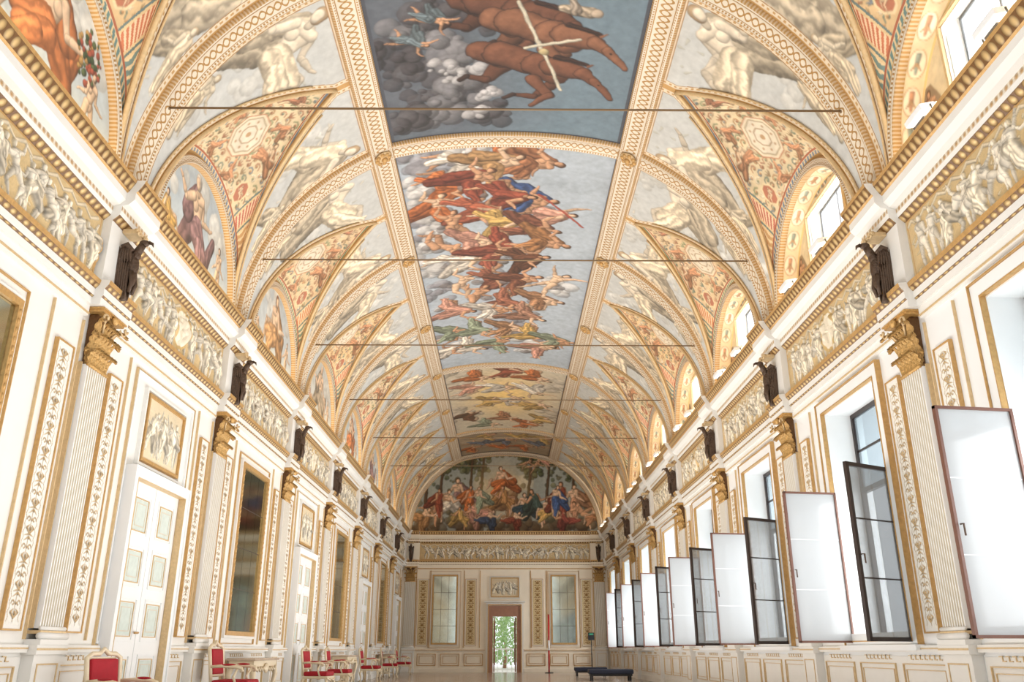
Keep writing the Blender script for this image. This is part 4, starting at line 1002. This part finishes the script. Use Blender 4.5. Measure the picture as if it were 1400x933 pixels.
def bench():
    r=empty('bench'); mb=MB(); mb.box(-.7,.7,-.3,.3,.2,.34); mb.build('seat',NAVY,r,.03)
    mb=MB(); mb.box(-.66,.66,-.27,.27,.14,.2); mb.build('seat_frame',BLACK,r)
    for a in (-1,1):
        for b in (-1,1):
            mb=MB(); mb.box(a*.6-.03,a*.6+.03,b*.22-.03,b*.22+.03,0,.14); mb.build('leg',BLACK,r)
    r['category']='bench'; r['group']='dark blue upholstered benches'; return r
BN=bench(); BN.location=(3.35,28.6,0); BN['label']='dark blue upholstered bench, nearer and larger one on the floor'
b2=dup(BN,(3.2,33.6,0),0,'dark blue upholstered bench, farther one nearer the end wall'); b2.scale=(.85,1,.9)
r=empty('marker_pole',(1.87,37.9,0),0,'tall thin red and white pole standing before the end wall','pole')
mb=MB(); mb.tube([(0,0,.02),(0,0,2.35)],.035,8); mb.build('pole',REDP,r); mb=MB(); mb.lathe([(0,.03),(.18,.03),(.18,0),(0,0)],n=16); mb.build('base',BLACK,r); mb=MB(); mb.tube([(0,0,.9),(0,0,1.3)],.038,8); mb.build('band',WHITE2,r)
r=empty('sign_stand',(3.65,37.6,0),0,'small dark stand with sign near the right far corner','sign')
mb=MB(); mb.tube([(0,0,.02),(0,0,1.3)],.02,8); mb.lathe([(0,.03),(.16,.03),(.16,0),(0,0)],n=16); mb.build('post',BLACK,r); mb=MB(); mb.box(-.13,.13,-.02,.02,1.3,1.6); mb.build('black_panel',BLACK,r); mb=MB(); mb.box(-.08,.08,-.03,.0,1.5,1.57); mb.build('green_panel',GREEN,r)

# ------------------------------------------------------------ outdoors beyond the door
mb=MB(); mb.box(-8,8,YEND+.3,YEND+16,-.12,-.02); tag(mb.build('ground',GROUND),kind='structure')
def tree(x,y,h,w,seed,label):
    r=empty('garden_tree',(x,y,-.02),0,label,'tree','trees outside the end doorway'); q=random.Random(seed)
    mb=MB(); mb.tube([(0,0,0),(.05,0,h*.3),(0,.05,h*.6)],[.1,.08,.05],8); mb.build('trunk',WOOD,r)
    V=[];Fs=[]
    for i in range(1100):
        a=q.uniform(0,6.28); p=q.uniform(-1,1); rr=q.uniform(.5,1)**.5; c=Vector((w*rr*cos(a)*sqrt(1-p*p),w*rr*sin(a)*sqrt(1-p*p),h*.55+h*.5*rr*p))
        u=Vector((q.gauss(0,1),q.gauss(0,1),q.gauss(0,1))).normalized()*.09; v=u.orthogonal().normalized()*.05
        b=len(V); V+=[c-u,c+v,c+u,c-v]; Fs.append((b,b+1,b+2,b+3))
    mb=MB(); mb.add(V,Fs); mb.build('foliage',LEAF,r)
tree(-.9,YEND+6,3.2,1.1,1,'leafy tree left outside the end doorway'); tree(.9,YEND+7,3.4,1.2,2,'leafy tree right outside the end doorway'); tree(0,YEND+10,2.6,1.4,3,'pale leafy tree farthest outside the end doorway')
r=empty('balustrade',(0,YEND+2.2,-.02),0,'light railing outside the end doorway','railing')
mb=MB(); mb.box(-1.5,1.5,-.03,.03,.95,1.0); mb.box(-1.5,1.5,-.03,.03,.08,.12); mb.build('rail',WHITE2,r)
for i in range(14):
    mb=MB(); mb.tube([(-1.43+.22*i,0,0),(-1.43+.22*i,0,.96)],.015,6); mb.build('baluster',WHITE2,r)

# ------------------------------------------------------------ light
def area(loc,rot,sx,sy,power,col=(1,1,1)):
    d=bpy.data.lights.new('area','AREA'); d.shape='RECTANGLE'; d.size=sx; d.size_y=sy; d.energy=power; d.color=col
    o=bpy.data.objects.new('area_light',d); C.objects.link(o); o.location=loc; o.rotation_euler=rot; return o
area((0,14.2,.05),(pi,0,0),3.8,22.4,1220,(1,.985,.965))  # added panel below the view, stands in for light bounced off the floor
for k in range(-1,7):
    area((5.5,YK(k)+WO,2.4),(0,radians(90),0),3.0,1.7,120 if k<3 else 220,(.97,.99,1))
    for s in (-1,1):
        area((s*(VA-.1),YK(k)+2.15,VZ+.02),(pi,0,0),.08,3.4,15,(1,.76,.46))
    area((5.35,YK(k)+2.15,VZ+.8),(0,radians(90),0),1.3,1.5,60,(.98,.99,1))
w=bpy.data.worlds.new('world'); bpy.context.scene.world=w; w.use_nodes=True
w.node_tree.nodes['Background'].inputs[0].default_value=(.94,.97,1,1); w.node_tree.nodes['Background'].inputs[1].default_value=1.25
bpy.context.scene.view_settings.view_transform='Standard'

cam=bpy.data.cameras.new('camera'); co=bpy.data.objects.new('camera',cam); C.objects.link(co)
cam.sensor_width=36; cam.sensor_fit='HORIZONTAL'; cam.lens=F/1400*36; cam.clip_end=300
co.location=(0,0,.9); co.rotation_euler=(radians(90)+TH,0,radians(-.47)); bpy.context.scene.camera=co
